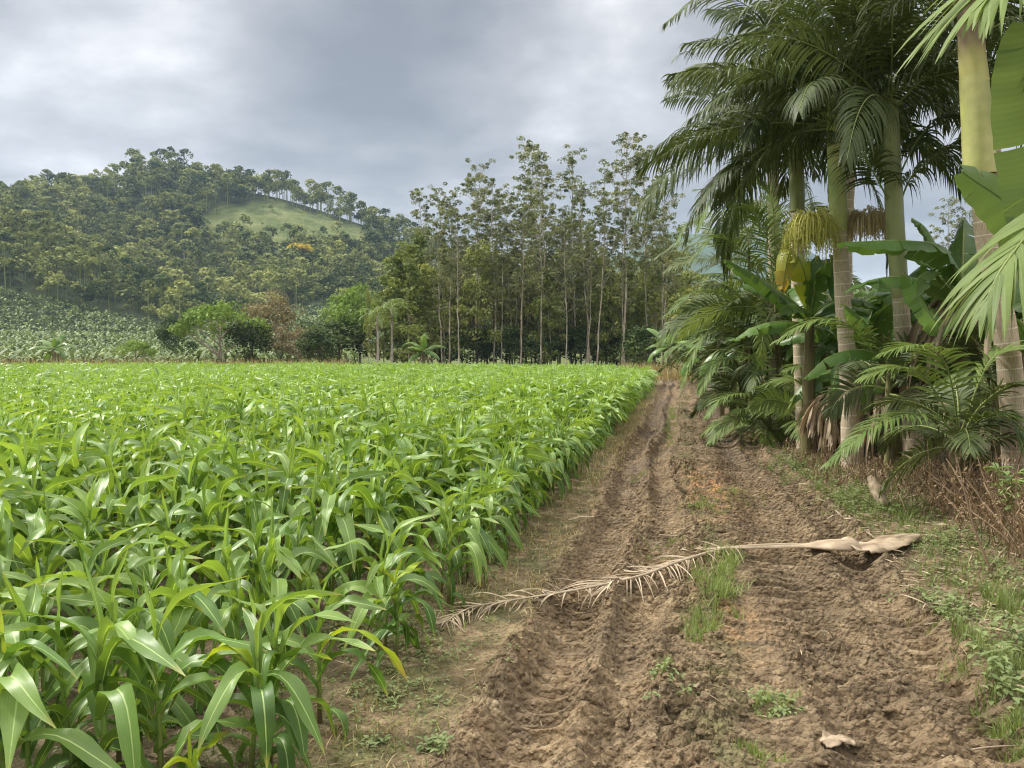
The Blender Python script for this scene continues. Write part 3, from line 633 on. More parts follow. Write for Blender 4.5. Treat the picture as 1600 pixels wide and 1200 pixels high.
def bunch(parent, c, rad, L, n, mat, name='fruit_bunch', seed=1, wid=.007):
    rng = np.random.default_rng(seed); az = rng.uniform(0, 6.28, n); e = rng.uniform(-.3, 1.0, n)
    D = np.stack([np.cos(az) * np.cos(e), np.sin(az) * np.cos(e), np.sin(e)], 1); P = c + D * rng.uniform(.05, .75, n)[:, None] * rad * [1, 1, .8] + [0, 0, .1 * rad]
    Ls = L * rng.uniform(.45, 1.08, n) * (1.05 - .35 * rng.uniform(0, 1, n) ** 3)
    b = MB()
    for kx in range(2):
        N = np.cross(D, [0, 0, 1.]) if kx else np.broadcast_to([0, 0, 1.], D.shape)
        V, q, A = strips(P, D, nz(N + .01), Ls, wid, 5.5, 14, rng.uniform(0, 1, n) if not kx else .5, 'none')
        k = A[:, 1]; b.add(V, q, A)
    # beads strung along each string
    P2 = []; 
    V, q, A = strips(P, D, np.broadcast_to([0, 0, 1.], D.shape), Ls, .001, 5.5, 14, .5, 'none'); C = V.reshape(n, 15, 2, 3).mean(2)[:, 2:].reshape(-1, 3)
    C = C + rng.normal(0, .012, C.shape); m = len(C); th = rng.uniform(0, 6.28, m); s = rng.uniform(.006, .012, m)
    for ax in range(3):
        a = np.zeros((m, 3)); bb = np.zeros((m, 3)); a[:, ax] = 1; bb[:, (ax + 1) % 3] = 1
        Vq = np.stack([C + (a + bb) * s[:, None] * .7, C + (a - bb) * s[:, None] * .7, C - (a + bb) * s[:, None] * .7, C - (a - bb) * s[:, None] * .7], 1).reshape(-1, 3)
        b.add(Vq, np.arange(m * 4).reshape(-1, 4), np.tile([.2, .5, .5], (m * 4, 1)) + np.repeat(rng.uniform(-.5, .5, m), 4)[:, None] * [0, 0, 1])
    o = b.build(name, M[mat], parent); st = MB(); st.add(*tube([c + np.array([0, 0, .25 * rad]), c + np.array([0, 0, .05])], [.02, .012], 6)); st.build('stalk', M['rachis'], o); return o

def bleaf(parent, pts, hw, down=.5, mat='banana', tint=.5, tear=.3, ns=30, seed=None, normal=None, name='leaf', curl=.5):
    rng = pr if seed is None else np.random.default_rng(seed)
    sp = bez(pts, ns + 1); T = nz(np.gradient(sp, axis=0)); up = np.array([0, 0, 1.]) if normal is None else nz(np.array(normal, float))
    U = nz(up - T * (T @ up)[:, None]); Sd = np.cross(T, U); ts = np.linspace(0, 1, ns + 1)
    w = hw * np.clip(np.minimum((np.clip(ts - .06, 0, 1) / .22) ** .6, 1) * np.sqrt(np.clip(1 - (np.clip(ts - .35, 0, 1) / .66) ** 2.2, .004, 1)), .02, 1)
    b = MB(); m = 5; gl = 0
    for sgn in (-1, 1):
        i = 1; dn = down
        while i < ns:
            k = int(rng.integers(2, 7)) if rng.uniform() < tear * 2 else int(rng.integers(6, 12)); j = min(ns, i + k); torn = rng.uniform() < tear
            dl = down + rng.normal(0, .02 + .5 * tear); tsft = rng.normal(0, .02) * (tear > 0)
            ii = np.arange(i, j + 1); rows = []
            for jj in range(m):
                fr = jj / (m - 1.); a = dl * (.35 + curl * 1.3 * fr ** 1.0) if False else dl * (.5 + curl * fr)
                pinch = 1 - (.10 * tear * fr)
                x = np.cos(a) * fr; z_ = -np.sin(a) * fr
                cen = (ii - (i + j) / 2) * pinch + (i + j) / 2; f0 = np.clip(cen, 0, ns); k0 = np.clip(f0.astype(int), 0, ns - 1); ff = (f0 - k0)[:, None]
                base = sp[k0] * (1 - ff) + sp[k0 + 1] * ff
                rip = .012 * np.sin(ii * 2.1 + sgn) * fr
                rows.append(base + sgn * Sd[ii] * (w[ii] * x)[:, None] + U[ii] * (w[ii] * z_ + rip)[:, None] + T[ii] * (tsft + .16 * hw * fr)  * fr)
            V = np.stack(rows, 1).reshape(-1, 3); nn = len(ii)
            A = np.stack([np.tile(.5 + sgn * .5 * np.linspace(0, 1, m), nn), np.repeat(ts[ii], m), np.full(nn * m, np.clip(tint + rng.normal(0, .12), 0, 1))], 1)
            q = [[a_ * m + c_, a_ * m + c_ + 1, (a_ + 1) * m + c_ + 1, (a_ + 1) * m + c_] for a_ in range(nn - 1) for c_ in range(m - 1)]
            b.add(V, q, A); i = j
    o = b.build(name, M[mat], parent)
    tb = MB(); tb.add(*tube(sp - U * .006, np.linspace(.02, .004, ns + 1) * (hw / .25), 6, .7)); tb.build('midrib', M['rachis'], o)
    return o
def dead_leaves(parent, c, n, L=.9, spread=.16, seed=0, lw=.09):
    rng = np.random.default_rng(seed)
    for k in range(n):
        az = rng.uniform(0, 6.28); p = np.array(c) + [spread * math.cos(az), spread * math.sin(az), rng.uniform(-.3, .2)]
        b = MB(); nn = 9; P = np.tile(p, (nn, 1)) + rng.normal(0, .03, (nn, 3)); D = np.stack([np.cos(az + rng.normal(0, .3, nn)) * .5, np.sin(az + rng.normal(0, .3, nn)) * .5, -.4 + rng.normal(0, .2, nn)], 1)
        b.add(*strips(P, D, [[0, 0, 1.]], L * rng.uniform(.5, 1.1, nn), lw * rng.uniform(.3, .9, nn), 2.5, 9, rng.uniform(0, .9, nn), 'oval', rng.normal(0, 4.2, nn), 3, .5))
        b.build('dead_leaf', M['dead'], parent)
def banana(base, h, label, nl=7, L=1.5, hw=.24, seed=0, special=(), nd=3, r=.10, group='banana plants among the palms', lean=(0, 0), mat='banana', skip=None, el=(80, 5)):
    rng = np.random.default_rng(seed); base = np.array(base, float); top = base + [lean[0], lean[1], h]
    t = thing('banana_plant', label, 'banana plant', base, group)
    trunk(t, [base - [0, 0, .1], (base + top) / 2 + [lean[0] * .1, 0, 0], top], [r * 1.15, r, r * .6], 'pstem', 12, 'pseudostem')
    for k in range(nl):
        az = rng.uniform(0, 1) + k * 2.4
        if skip and skip(az): continue
        tt = k / max(1, nl - 1); e = R(el[0] + (el[1] - el[0]) * tt) + rng.normal(0, .1)
        bleaf(t, arc_pts(top + [0, 0, -.1 * tt], az, e, L * rng.uniform(.8, 1.15), R(rng.uniform(45, 110))), hw * rng.uniform(.85, 1.1), rng.uniform(.3, 1.0), mat, rng.uniform(.15, .8), rng.uniform(.15, .6), 24, seed * 50 + k)
    for a in special: bleaf(t, **a)
    dead_leaves(t, top + [0, 0, -.15], nd, min(1.1, h * .8), .12, seed)
    return t
GP = 'palms in the row beside the track'
def g_at(px, Y): x = (px - 800) / F * Y; return np.array([x, Y, float(Hxy(x, Y))])

# the three ringed palms in front
t = thing('palm_tree', 'thickest palm trunk with pale rings and yellow crownshaft, standing at the right edge', 'palm', g_at(1596, 8.5), GP)
trunk(t, [g_at(1600, 8.5) - [0, 0, .1], W(1584, 640, 8.5), W(1568, 500, 8.5), W(1542, 380, 8.5), W(1532, 262, 8.5)], [.175, .142, .118, .11, .105, .10], 'palm_bark_near', 26)
shaft(t, [W(1532, 274, 8.5), W(1530, 250, 8.5), W(1526, 180, 8.5), W(1521, 120, 8.5)], [.158, .162, .158, .150, .140], 'shaft', .75)
shaft(t, [W(1523, 132, 8.5), W(1517, 60, 8.5), W(1512, -60, 8.5), W(1508, -130, 8.5)], [.142, .128, .11, .07], 'shaft_brown', .5, 'leaf_sheath')
crown(t, W(1509, -120, 8.5), 12, 2.7, .7, .045, 1.3, 'palm', az0=.4, n=34, skip=lambda a: 3.3 < a < 5.6)
frond(t, [W(1512, -110, 8.5), W(1480, -190, 8.0), W(1430, -170, 7.2), W(1390, -60, 6.6)], .75, .05, 36, 1.3, 'palm_light', .5)
# loose dry sheath hanging at the top of the bare trunk
b = MB(); b.add(*strips([W(1556, 505, 8.35), W(1548, 500, 8.3), W(1562, 470, 8.34)], [[-.2, 0, -1.], [-.05, 0, -1], [.1, 0, -1]], [[0, 1., 0]], [.50, .55, .45], [.09, .07, .07], .2, 7, .7, 'oval', [.6, -.5, .4], 5, .5)); b.build('hanging_sheath', M['sheath'], t)

t = thing('palm_tree', 'ringed palm with yellow green crownshaft and the hanging green fruit bunch', 'palm', g_at(1334, 11), GP)
trunk(t, [g_at(1336, 11) - [0, 0, .1], W(1327, 600, 11), W(1317, 470, 11), W(1312, 355, 11)], [.165, .135, .112, .105, .10], 'palm_bark', 20)
shaft(t, [W(1312, 362, 11), W(1308, 290, 11), W(1304, 210, 11), W(1303, 150, 11)], [.118, .124, .115, .10, .07], 'shaft', .35)
bunch(t, W(1268, 352, 10.8), .24, .56, 460, 'fruit', seed=3)
bunch(t, W(1354, 346, 11.0), .26, .42, 300, 'flower', 'flower_bunch', 4, .008)
top2 = W(1303, 175, 11)
crown(t, top2, 24, 2.8, .72, .037, 2.1, 'palm', az0=1.0, n=46, el=(80, 8), bend=(55, 90))
for pts in ([(1300, 130, 11), (1235, 78, 10.8), (1150, 58, 10.6), (1062, 84, 10.4)], [(1296, 165, 11), (1225, 130, 10.7), (1150, 138, 10.4), (1078, 185, 10.2)],
            [(1303, 150, 11), (1260, 40, 10.9), (1190, 5, 10.8), (1110, 60, 10.7)]):
    frond(t, [W(*p) for p in pts], .62, .040, 48, 1.7, 'palm', .45)

t = thing('palm_tree', 'slender leaning palm with green crownshaft between the fruiting palm and the thickest trunk', 'palm', g_at(1432, 10.5), GP)
trunk(t, [g_at(1434, 10.5) - [0, 0, .1], W(1421, 620, 10.5), W(1411, 520, 10.5), W(1406, 455, 10.5)], [.15, .122, .112, .108, .105], 'palm_bark', 20)
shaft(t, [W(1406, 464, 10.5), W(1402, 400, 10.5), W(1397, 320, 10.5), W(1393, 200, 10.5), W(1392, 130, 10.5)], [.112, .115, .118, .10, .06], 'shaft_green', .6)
crown(t, W(1393, 150, 10.5), 20, 2.75, .72, .037, 2.1, 'palm', az0=2.2, n=44, el=(80, 8), bend=(55, 90))
for pts in ([(1402, 330, 10.5), (1425, 275, 10.4), (1468, 238, 10.2), (1520, 205, 10)], [(1398, 290, 10.5), (1430, 225, 10.5), (1465, 185, 10.5), (1500, 175, 10.5)],
            [(1392, 320, 10.5), (1368, 275, 10.3), (1335, 220, 10.1), (1300, 205, 10)]):
    frond(t, [W(*p) for p in pts], .66, .036, 42, 2.1, 'palm', .3, t0=.22)

t = thing('palm_tree', 'palm with dark crown close behind the fruiting palm, its crownshaft in shade', 'palm', g_at(1258, 13), GP)
trunk(t, [g_at(1262, 13) - [0, 0, .1], W(1252, 560, 13), W(1247, 420, 13), W(1246, 320, 13)], [.16, .13, .11, .10], 'palm_bark', 14)
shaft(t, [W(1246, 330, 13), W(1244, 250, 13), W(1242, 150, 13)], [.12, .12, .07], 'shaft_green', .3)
crown(t, W(1242, 165, 13), 20, 3.1, .72, .040, 2.0, 'palm', az0=.2, n=40, el=(75, -35))
for pts in ([(1243, 120, 13), (1180, 20, 12.5), (1105, -8, 12), (1036, 38, 11.6)], [(1243, 200, 13), (1180, 178, 12.6), (1110, 192, 12.2), (1040, 240, 12)],
            [(1240, 250, 13), (1185, 240, 12.8), (1130, 270, 12.6), (1092, 322, 12.4)]):
    frond(t, [W(*p) for p in pts], .66, .042, 44, 1.6, 'palm', .4)
t = thing('palm_tree', 'tallest palm whose crown fills the top edge above the fruiting palm', 'palm', g_at(1330, 14.5), GP)
trunk(t, [g_at(1332, 14.5), W(1320, 400, 14.5), W(1338, 100, 14.5), W(1337, 10, 14.5)], [.17, .13, .11, .10], 'palm_bark', 12)
crown(t, W(1336, -30, 14.5), 22, 3.1, .7, .045, 1.8, 'palm', az0=1.4, n=38, el=(75, -35))
t = thing('palm_tree', 'palm behind the slender leaning one, dark drooping fronds against the sky', 'palm', g_at(1500, 13.5), GP)
trunk(t, [g_at(1598, 13.5), W(1572, 400, 13.5), W(1540, 130, 13.5)], [.16, .12, .10], 'palm_bark', 12)
crown(t, W(1524, 100, 13.5), 16, 2.6, .66, .042, 1.9, 'palm', az0=3.1, n=38, el=(75, -20))
t = thing('palm_tree', 'palm at the track side whose upper fronds reach the top left of the row', 'palm', g_at(1215, 15.5), GP)
trunk(t, [g_at(1215, 15.5), W(1210, 400, 15.5), W(1205, 200, 15.5)], [.15, .12, .10], 'palm_bark', 12)
crown(t, W(1204, 205, 15.5), 20, 2.8, .66, .04, 1.5, 'palm', az0=2.6, n=36, el=(70, -30))

# palm standing just beyond the right edge, two near fronds reach into view
t = thing('palm_tree', 'near palm off the right edge, only its broad bright fronds hanging into view', 'palm', np.array([4.6, 5.3, .1]), GP)
trunk(t, [(4.6, 5.3, 0), (4.62, 5.3, 1.6), (4.6, 5.2, 3.0)], [.15, .12, .10], 'palm_bark_near', 18)
frond(t, [W(1860, -230, 5.2), W(1700, -150, 4.9), W(1590, -60, 4.7), W(1545, -8, 4.6)], .98, .064, 22, .75, 'palm_light', .75, t0=.3, rr=.018, amin=R(10), amax=R(58), dens=8, seed=8)
frond(t, [(4.6, 5.2, 2.9), W(1760, 250, 4.7), W(1650, 320, 4.5), W(1572, 410, 4.35), W(1540, 470, 4.3)], .72, .040, 34, .9, 'palm_light', .55, t0=.3, rr=.016, amin=R(12), amax=R(60), dens=8, seed=9, lift=.05)
frond(t, [(4.6, 5.2, 3.0), W(1800, 60, 5.0), W(1720, 40, 4.8), W(1640, 90, 4.6)], .7, .05, 28, 1.0, 'palm_light', .4, t0=.3, rr=.016, seed=10)
shaft(t, [(4.6, 5.2, 2.95), (4.6, 5.2, 3.4), (4.6, 5.2, 3.8)], [.11, .12, .06], 'shaft', .5)
crown(t, (4.6, 5.2, 3.8), 22, 2.2, .6, .045, 1.3, 'palm', az0=.4, n=28, skip=lambda a: a > 2.9, el=(75, 0))

# young palms low beside the track
GY_ = 'young palms growing low between the tall trunks'
def young(base, top, label, fr, nf=8, L=1.3, ll=.42, lw=.034, mat='palm', az0=0., skip=None, seed=0, **kw):
    t = thing('young_palm', label, 'young palm', base, GY_); trunk(t, [base - [0, 0, .05], (base + top) / 2, top], [.06, .05, .03], 'pstem', 10, 'stem')
    for f_ in fr: frond(t, [top - [0, 0, .05]] + [W(*p) for p in f_], ll, lw, 36, .75, 'palm_light', pr.uniform(.2, .6), t0=.2, rr=.011)
    crown(t, top, nf, L, ll, lw, .9, mat, az0=az0, n=30, skip=skip, el=(80, 5), tint=.6, **kw); return t
young(g_at(1503, 8.3), W(1500, 672, 8.3), 'young palm whose wide low frond sweeps left in front of the slender trunk base', [[(1440, 648, 8.0), (1370, 662, 7.8), (1296, 722, 7.6)], [(1478, 570, 8.1), (1430, 540, 7.9), (1378, 552, 7.8)], [(1540, 575, 8.2), (1575, 545, 8.2), (1620, 555, 8.2)], [(1545, 650, 8.0), (1578, 655, 7.9), (1600, 700, 7.8)], [(1445, 590, 8.2), (1395, 575, 8.1), (1350, 590, 8.0)]], 9, 1.1, az0=.3)
young(g_at(1392, 10.1), W(1388, 590, 10.1), 'young palm with one feathery frond arching across the fruiting palm trunk', [[(1340, 516, 9.9), (1275, 500, 9.8), (1214, 532, 9.7)], [(1430, 560, 9.9), (1470, 540, 9.8), (1510, 560, 9.7)]], 7, 1.0, az0=1.3)
young(g_at(1205, 14.2), W(1200, 655, 14.2), 'small bushy palm closest to the track, fronds spreading over the verge', [[(1165, 618, 14), (1128, 622, 13.8), (1104, 650, 13.7)], [(1160, 650, 13.8), (1128, 668, 13.6), (1110, 690, 13.5)], [(1190, 590, 14), (1180, 565, 14), (1165, 560, 14)]], 12, 1.25, .42, .036, 'palm_light', az0=.7)
young(g_at(1205, 15.3), W(1195, 548, 15.3), 'mid height palm with dark fronds hanging towards the track over the bushy one', [[(1150, 470, 15), (1090, 455, 14.8), (1040, 492, 14.6)], [(1140, 515, 15), (1095, 530, 14.8), (1066, 602, 14.7)], [(1150, 560, 14.8), (1115, 570, 14.6), (1095, 610, 14.5)]], 14, 2.0, .55, .04, 'palm', az0=.1)
young(g_at(1222, 14.6), W(1212, 470, 14.6), 'pale fronded palm rising left of the green fruit bunch', [[(1200, 380, 14.4), (1175, 330, 14.2), (1140, 322, 14.1)], [(1210, 370, 14.5), (1205, 310, 14.5), (1190, 285, 14.5)], [(1165, 400, 14.3), (1120, 370, 14.1), (1085, 400, 14)], [(1240, 390, 14.6), (1270, 340, 14.6), (1290, 330, 14.6)]], 10, 1.9, .5, .04, 'palm_light', az0=.9)
young(g_at(1150, 22), W(1140, 400, 22), 'distant dark palm at the far end of the row above the track', [[(1105, 355, 21.8), (1075, 352, 21.6), (1056, 380, 21.5)]], 11, 1.9, .55, .05, 'palm', az0=.5)
young(g_at(1175, 19), W(1170, 360, 19), 'palm with drooping fronds just beyond the pale fronded one', [[(1130, 300, 18.8), (1105, 318, 18.6), (1090, 360, 18.5)]], 12, 2.2, .6, .045, 'palm', az0=2.)
young(g_at(1130, 19.5), W(1122, 520, 19.5), 'low palm at the bend of the verge behind the bushy one', [], 11, 1.6, .5, .045, 'palm_light', az0=2.7)
young(g_at(1128, 21), W(1124, 560, 21), 'low spreading palm at the far end of the verge beside the corn corner', [], 13, 1.2, .45, .05, 'palm', az0=.3)
young(g_at(1160, 17), W(1156, 605, 17), 'low dark palm filling the verge beyond the bushy one', [], 13, 1.15, .42, .045, 'palm', az0=1.3)
young(g_at(1175, 16), W(1172, 500, 16), 'palm with full dark crown above the verge between the bushy and far ones', [], 14, 1.9, .6, .045, 'palm', az0=1.9)
young(g_at(1255, 13.2), W(1250, 640, 13.2), 'low green palm between the bushy one and the dead leaf wrapped trunk', [], 11, 1.1, .4, .035, 'palm_light', az0=.9)
young(g_at(1560, 9.8), W(1556, 600, 9.8), 'dark young palm in the shade behind the thickest trunk', [], 9, 1.3, .45, .04, 'palm', az0=1.7)
young(g_at(1465, 12), W(1460, 560, 12), 'young palm in the gap behind the leaning trunk', [], 10, 1.5, .45, .04, 'palm_light', az0=1.1)
young(g_at(1300, 13), W(1298, 610, 13), 'young palm half hidden behind the fruiting palm trunk', [], 9, 1.4, .45, .04, 'palm_light', az0=2.1)

# banana plants
banana(g_at(1264, 12.2), W(1264, 500, 12.2)[2], 'banana plant left of the fruiting palm with a yellowing leaf under the green bunch', 9, 1.2, .24, 3,
       [dict(pts=[W(1262, 505, 12.2), W(1225, 465, 12), W(1185, 432, 11.8), W(1136, 406, 11.6)], hw=.20, down=1.0, tear=.4, tint=.5),
        dict(pts=[W(1262, 500, 12.2), W(1258, 430, 12), W(1235, 392, 11.8), W(1222, 452, 11.7)], hw=.24, down=.4, mat='banana_yellow', tint=.4, tear=.5, normal=(0, -1, .6)),
        dict(pts=[W(1264, 500, 12.2), W(1280, 430, 12), W(1305, 410, 11.9), W(1308, 470, 11.8)], hw=.24, down=.5, tint=.3, tear=.4, normal=(0, -1, .6))], 0)
banana(g_at(1300, 11.8), .95, 'banana trunk wrapped in hanging brown dead leaves beside the fruiting palm base', 3, .9, .16, 4, (), 16, .13)
banana(g_at(1500, 9.9), W(1500, 470, 9.9)[2], 'banana plant holding a straight dark leaf out level across the leaning palm', 4, 1.4, .22, 6,
       [dict(pts=[W(1500, 465, 9.9), W(1480, 392, 9.6), W(1420, 376, 9.3), W(1318, 378, 9.1)], hw=.27, down=1.35, tint=.25, tear=.45, seed=4, curl=.15),
        dict(pts=[W(1498, 480, 9.9), W(1470, 440, 9.7), W(1445, 425, 9.6), W(1410, 470, 9.5)], hw=.22, down=.6, mat='banana_light', tint=.3, tear=.3),
        dict(pts=[W(1500, 520, 9.9), W(1462, 500, 9.7), W(1440, 470, 9.5), W(1415, 430, 9.4)], hw=.20, down=.5, tint=.7, tear=.2, normal=(0, -1, .5)),
        dict(pts=[W(1500, 500, 9.9), W(1480, 420, 9.8), W(1450, 360, 9.8), W(1425, 340, 9.8)], hw=.10, down=1.3, mat='banana_light', tint=.5, tear=.1)], 5)
banana(g_at(1400, 10.8), W(1400, 585, 10.8)[2], 'small banana plant with glossy leaf low between the two ringed trunks', 3, 1.0, .2, 7,
       [dict(pts=[W(1400, 575, 10.6), W(1365, 520, 10.4), W(1338, 490, 10.3), W(1322, 478, 10.2)], hw=.19, down=.6, tint=.7, tear=.2, normal=(.5, -1, .6)),
        dict(pts=[W(1402, 565, 10.2), W(1345, 546, 9.9), W(1298, 556, 9.7), W(1258, 590, 9.6)], hw=.15, down=.9, tint=.4, tear=.2, normal=(0, -.4, 1)),
        dict(pts=[W(1400, 590, 10.6), W(1380, 600, 10.4), W(1360, 610, 10.3), W(1350, 585, 10.3)], hw=.10, down=.5, tint=.8, tear=0)], 3)
banana((5.15, 6.4, .1), 1.3, 'banana plant off the right edge showing only a huge pale green leaf', 2, 1.5, .26, 9,
       [dict(pts=[(5.1, 6.2, 1.4), W(1720, 420, 5.0), W(1660, 230, 4.8), W(1606, 30, 4.6)], hw=.40, down=.12, mat='banana_light', tint=.5, tear=.07, normal=(-.4, -1, .1), seed=5, ns=34),
        dict(pts=[(5.1, 6.2, 1.3), W(1670, 420, 5.5), W(1590, 330, 5.4), W(1504, 268, 5.3)], hw=.24, down=.35, mat='banana_light', tint=.3, tear=0, normal=(-.3, -1, .4), seed=6)], 2, skip=lambda a: True)
bi = [('banana plant with spreading leaves in the shade behind the leaning trunk', 1455, 12.5, 2.0), ('banana plant rising behind the level dark leaf', 1520, 12, 2.3), ('banana plant with pale upright leaf in the gap right of the green fruit bunch', 1370, 13, 2.1),
      ('banana plant in deep shade between the two ringed trunks', 1350, 12.2, 1.4), ('banana plant at the far end of the row near the track bend', 1135, 24, 1.3), ('shaggy banana plant with grey dead leaves beside the end of the corn', 1100, 28, 1.6),
      ('banana plant half buried in fronds above the bushy palm', 1215, 17, 2.0), ('banana plant behind the young palm at the right', 1580, 11.5, 2.0), ('banana plant deepest in the grove near the thickest trunk', 1550, 15, 2.4), ('banana plant seen low behind the dead leaf wrapped trunk', 1285, 15, 1.7),
      ('banana plant in the back row left of the leaning trunk', 1400, 16, 2.3), ('banana plant beyond the pale fronded palm', 1165, 18, 1.9)]
for k, (lab, px, Y, h) in enumerate(bi):
    banana(g_at(px, Y), h, lab, 9, 1.5, .26, 20 + k, (), 1)
print('plants done')
# ------------------------------------------------------------------ trees beyond the field, forest on the hills
def treemat(name, c1, c2, trans=.3):
    return leafmat(name, c1, c2, trans=trans, rough=.65, noise=.28, spec=.18, nscale=.6, tcol=(1.2, 1.1, .7))
M['gum'] = treemat('gum_foliage', (.08, .115, .045), (.32, .35, .17))
M['olive'] = treemat('olive_foliage', (.13, .18, .045), (.44, .47, .16))
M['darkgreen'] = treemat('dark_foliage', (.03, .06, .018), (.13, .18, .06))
M['bright'] = treemat('bright_foliage', (.09, .17, .03), (.26, .38, .08), .3)
M['bamboo'] = treemat('bamboo_foliage', (.10, .145, .035), (.29, .34, .10), .3)
M['brownish'] = treemat('brownish_foliage', (.13, .115, .06), (.30, .26, .15))
M['forest'] = leafmat('hill_forest', (.045, .08, .022), (.38, .41, .14), trans=.2, rough=.8, noise=.35, spec=.1, nscale=.07)
M['banfar'] = leafmat('plantation', (.06, .11, .035), (.27, .34, .16), trans=.2, rough=.6, noise=.3, spec=.3, nscale=.2)
M['yellowflower'] = treemat('yellow_flowers', (.55, .42, .03), (.80, .62, .05))
def quads(C, Nn, s, tint, rng, asp=.6):
    n = len(C); Nn = nz(Nn); r = nz(rng.normal(0, 1, (n, 3))); a = nz(np.cross(Nn, r)); b_ = np.cross(Nn, a); s = np.broadcast_to(s, n)[:, None]
    a = a * s * .5; b_ = b_ * s * .5 * asp
    V = np.stack([C - a, C - b_, C + a, C + b_], 1).reshape(-1, 3)
    A = np.stack([np.tile([.2, .3, .8, .7], n), np.tile([0, .5, 1, .5], n), np.repeat(np.clip(tint, 0, 1), 4)], 1)
    return V, np.arange(n * 4).reshape(-1, 4), A
def clumps(centers, rc, nleaf, s, rng, flat=.75, tint=.5, tv=.22, top=.25, asp=.6):
    K = len(centers); rc = np.broadcast_to(rc, K); n = K * nleaf; k = np.repeat(np.arange(K), nleaf)
    d = nz(rng.normal(0, 1, (n, 3)) + [0, 0, top * 1.6]); rr = rng.uniform(.35, 1.0, n) ** .6
    P = centers[k] + d * (rc[k] * rr)[:, None] * [1, 1, flat]
    tn = tint + rng.normal(0, tv, K)[k] + rng.normal(0, .10, n)
    return quads(P, d * .8 + rng.normal(0, .5, (n, 3)) + [0, 0, .3], s * rng.uniform(.6, 1.3, n), tn, rng, asp)
def tree_parts(seed, h, rad, cb, K, nleaf, s, crown_kind='round', tr=.16, lean=.05, tint=.5, rcf=.30, nlimb=9, flat=.7):
    rng = np.random.default_rng(seed); ln = rng.normal(0, lean, 2) * h
    zc = (h + cb) / 2; hh = (h - cb) / 2
    if crown_kind == 'round':
        d = nz(rng.normal(0, 1, (K, 3)) + [0, 0, .35]); c = d * rng.uniform(.45, .86, K)[:, None] * [rad, rad, hh] + [0, 0, zc]
        c[:, :2] *= (1 + .25 * vn(d[:, 0] * 3, d[:, 1] * 3 + seed))[:, None]
    elif crown_kind == 'umbrella':
        r = rad * np.sqrt(rng.uniform(0, 1, K)); a = rng.uniform(0, 6.28, K); c = np.stack([r * np.cos(a), r * np.sin(a), h - hh * .35 - (r / rad) ** 2 * hh * 1.1 + rng.normal(0, .12, K) * hh], 1)
    elif crown_kind == 'column':
        a = rng.uniform(0, 6.28, K); z = rng.uniform(cb, h, K); r = rad * rng.uniform(.2, 1, K) * (1 - ((z - cb) / (h - cb)) ** 2.2 * .75); c = np.stack([r * np.cos(a), r * np.sin(a), z], 1)
    c[:, :2] += ln * (c[:, 2:3] / h)
    cr_ = MB(); cr_.add(*clumps(c, rad * rcf * rng.uniform(.7, 1.3, K), nleaf, s, rng, flat, tint))
    t = MB(); zs = np.linspace(-.2, h * .93 if crown_kind != 'umbrella' else h - hh * 1.3, 8); wob = rng.normal(0, .02 * h, (8, 2)) * np.linspace(0, 1, 8)[:, None]
    sp = np.stack([ln[0] * zs / h + wob[:, 0], ln[1] * zs / h + wob[:, 1], zs], 1); t.add(*tube(sp, np.linspace(tr, tr * .25, 8), 7))
    for i in rng.choice(K, min(K, nlimb), replace=False):
        z0 = max(h * .18, c[i, 2] - rng.uniform(.25, .6) * np.hypot(*c[i, :2]) - .15 * h); z0 = min(z0, zs[-1]); p0 = np.array([np.interp(z0, zs, sp[:, 0]), np.interp(z0, zs, sp[:, 1]), z0])
        mid = (p0 + c[i]) / 2 + rng.normal(0, .05 * rad, 3); t.add(*tube(bez([p0, mid, c[i]], 6), np.linspace(tr * .42, tr * .10, 6), 5))
    return t, cr_
def gum_parts(seed, h, low=.42):
    """tall thin gum tree, tufts of leaves at the ends of short ascending branches"""
    rng = np.random.default_rng(seed); t = MB(); zs = np.linspace(-.2, h, 14); wob = np.cumsum(rng.normal(0, .09, (14, 2)), 0) + np.outer(zs / h, rng.normal(0, .6, 2))
    sp = np.stack([wob[:, 0], wob[:, 1], zs], 1); t.add(*tube(sp, np.linspace(.12, .025, 14), 7)); C = []; rcs = []
    nb = int(rng.integers(26, 36))
    for k in range(nb):
        f = low + (1 - low) * (k + rng.uniform(0, 1)) / nb; z0 = f * h * .985; az = rng.uniform(0, 6.28); Lb = (.6 + 2.1 * np.sin(np.pi * np.clip((1 - f) / (1 - low) * .62 + .10, 0, 1))) * rng.uniform(.4, 1.15) * h / 24
        p0 = np.array([np.interp(z0, zs, sp[:, 0]), np.interp(z0, zs, sp[:, 1]), z0]); e = rng.uniform(.45, 1.05)
        p1 = p0 + Lb * np.array([math.cos(az) * math.cos(e), math.sin(az) * math.cos(e), math.sin(e)]); t.add(*tube(bez([p0, (p0 + p1) / 2 - [0, 0, .08 * Lb], p1], 5), np.linspace(.035, .012, 5), 4))
        for j in range(int(rng.integers(2, 5))):
            q = p1 + rng.normal(0, .55, 3) * (j > 0); C.append(q); rcs.append(rng.uniform(.24, .58))
            if j: t.add(*tube([p1 - (p1 - p0) * .3, q], [.014, .008], 4))
    C.append(sp[-1]); rcs.append(.55)
    b = MB(); b.add(*clumps(np.array(C), np.array(rcs), 52, .25, rng, .7, .5, .22, .5, .45)); return t, b
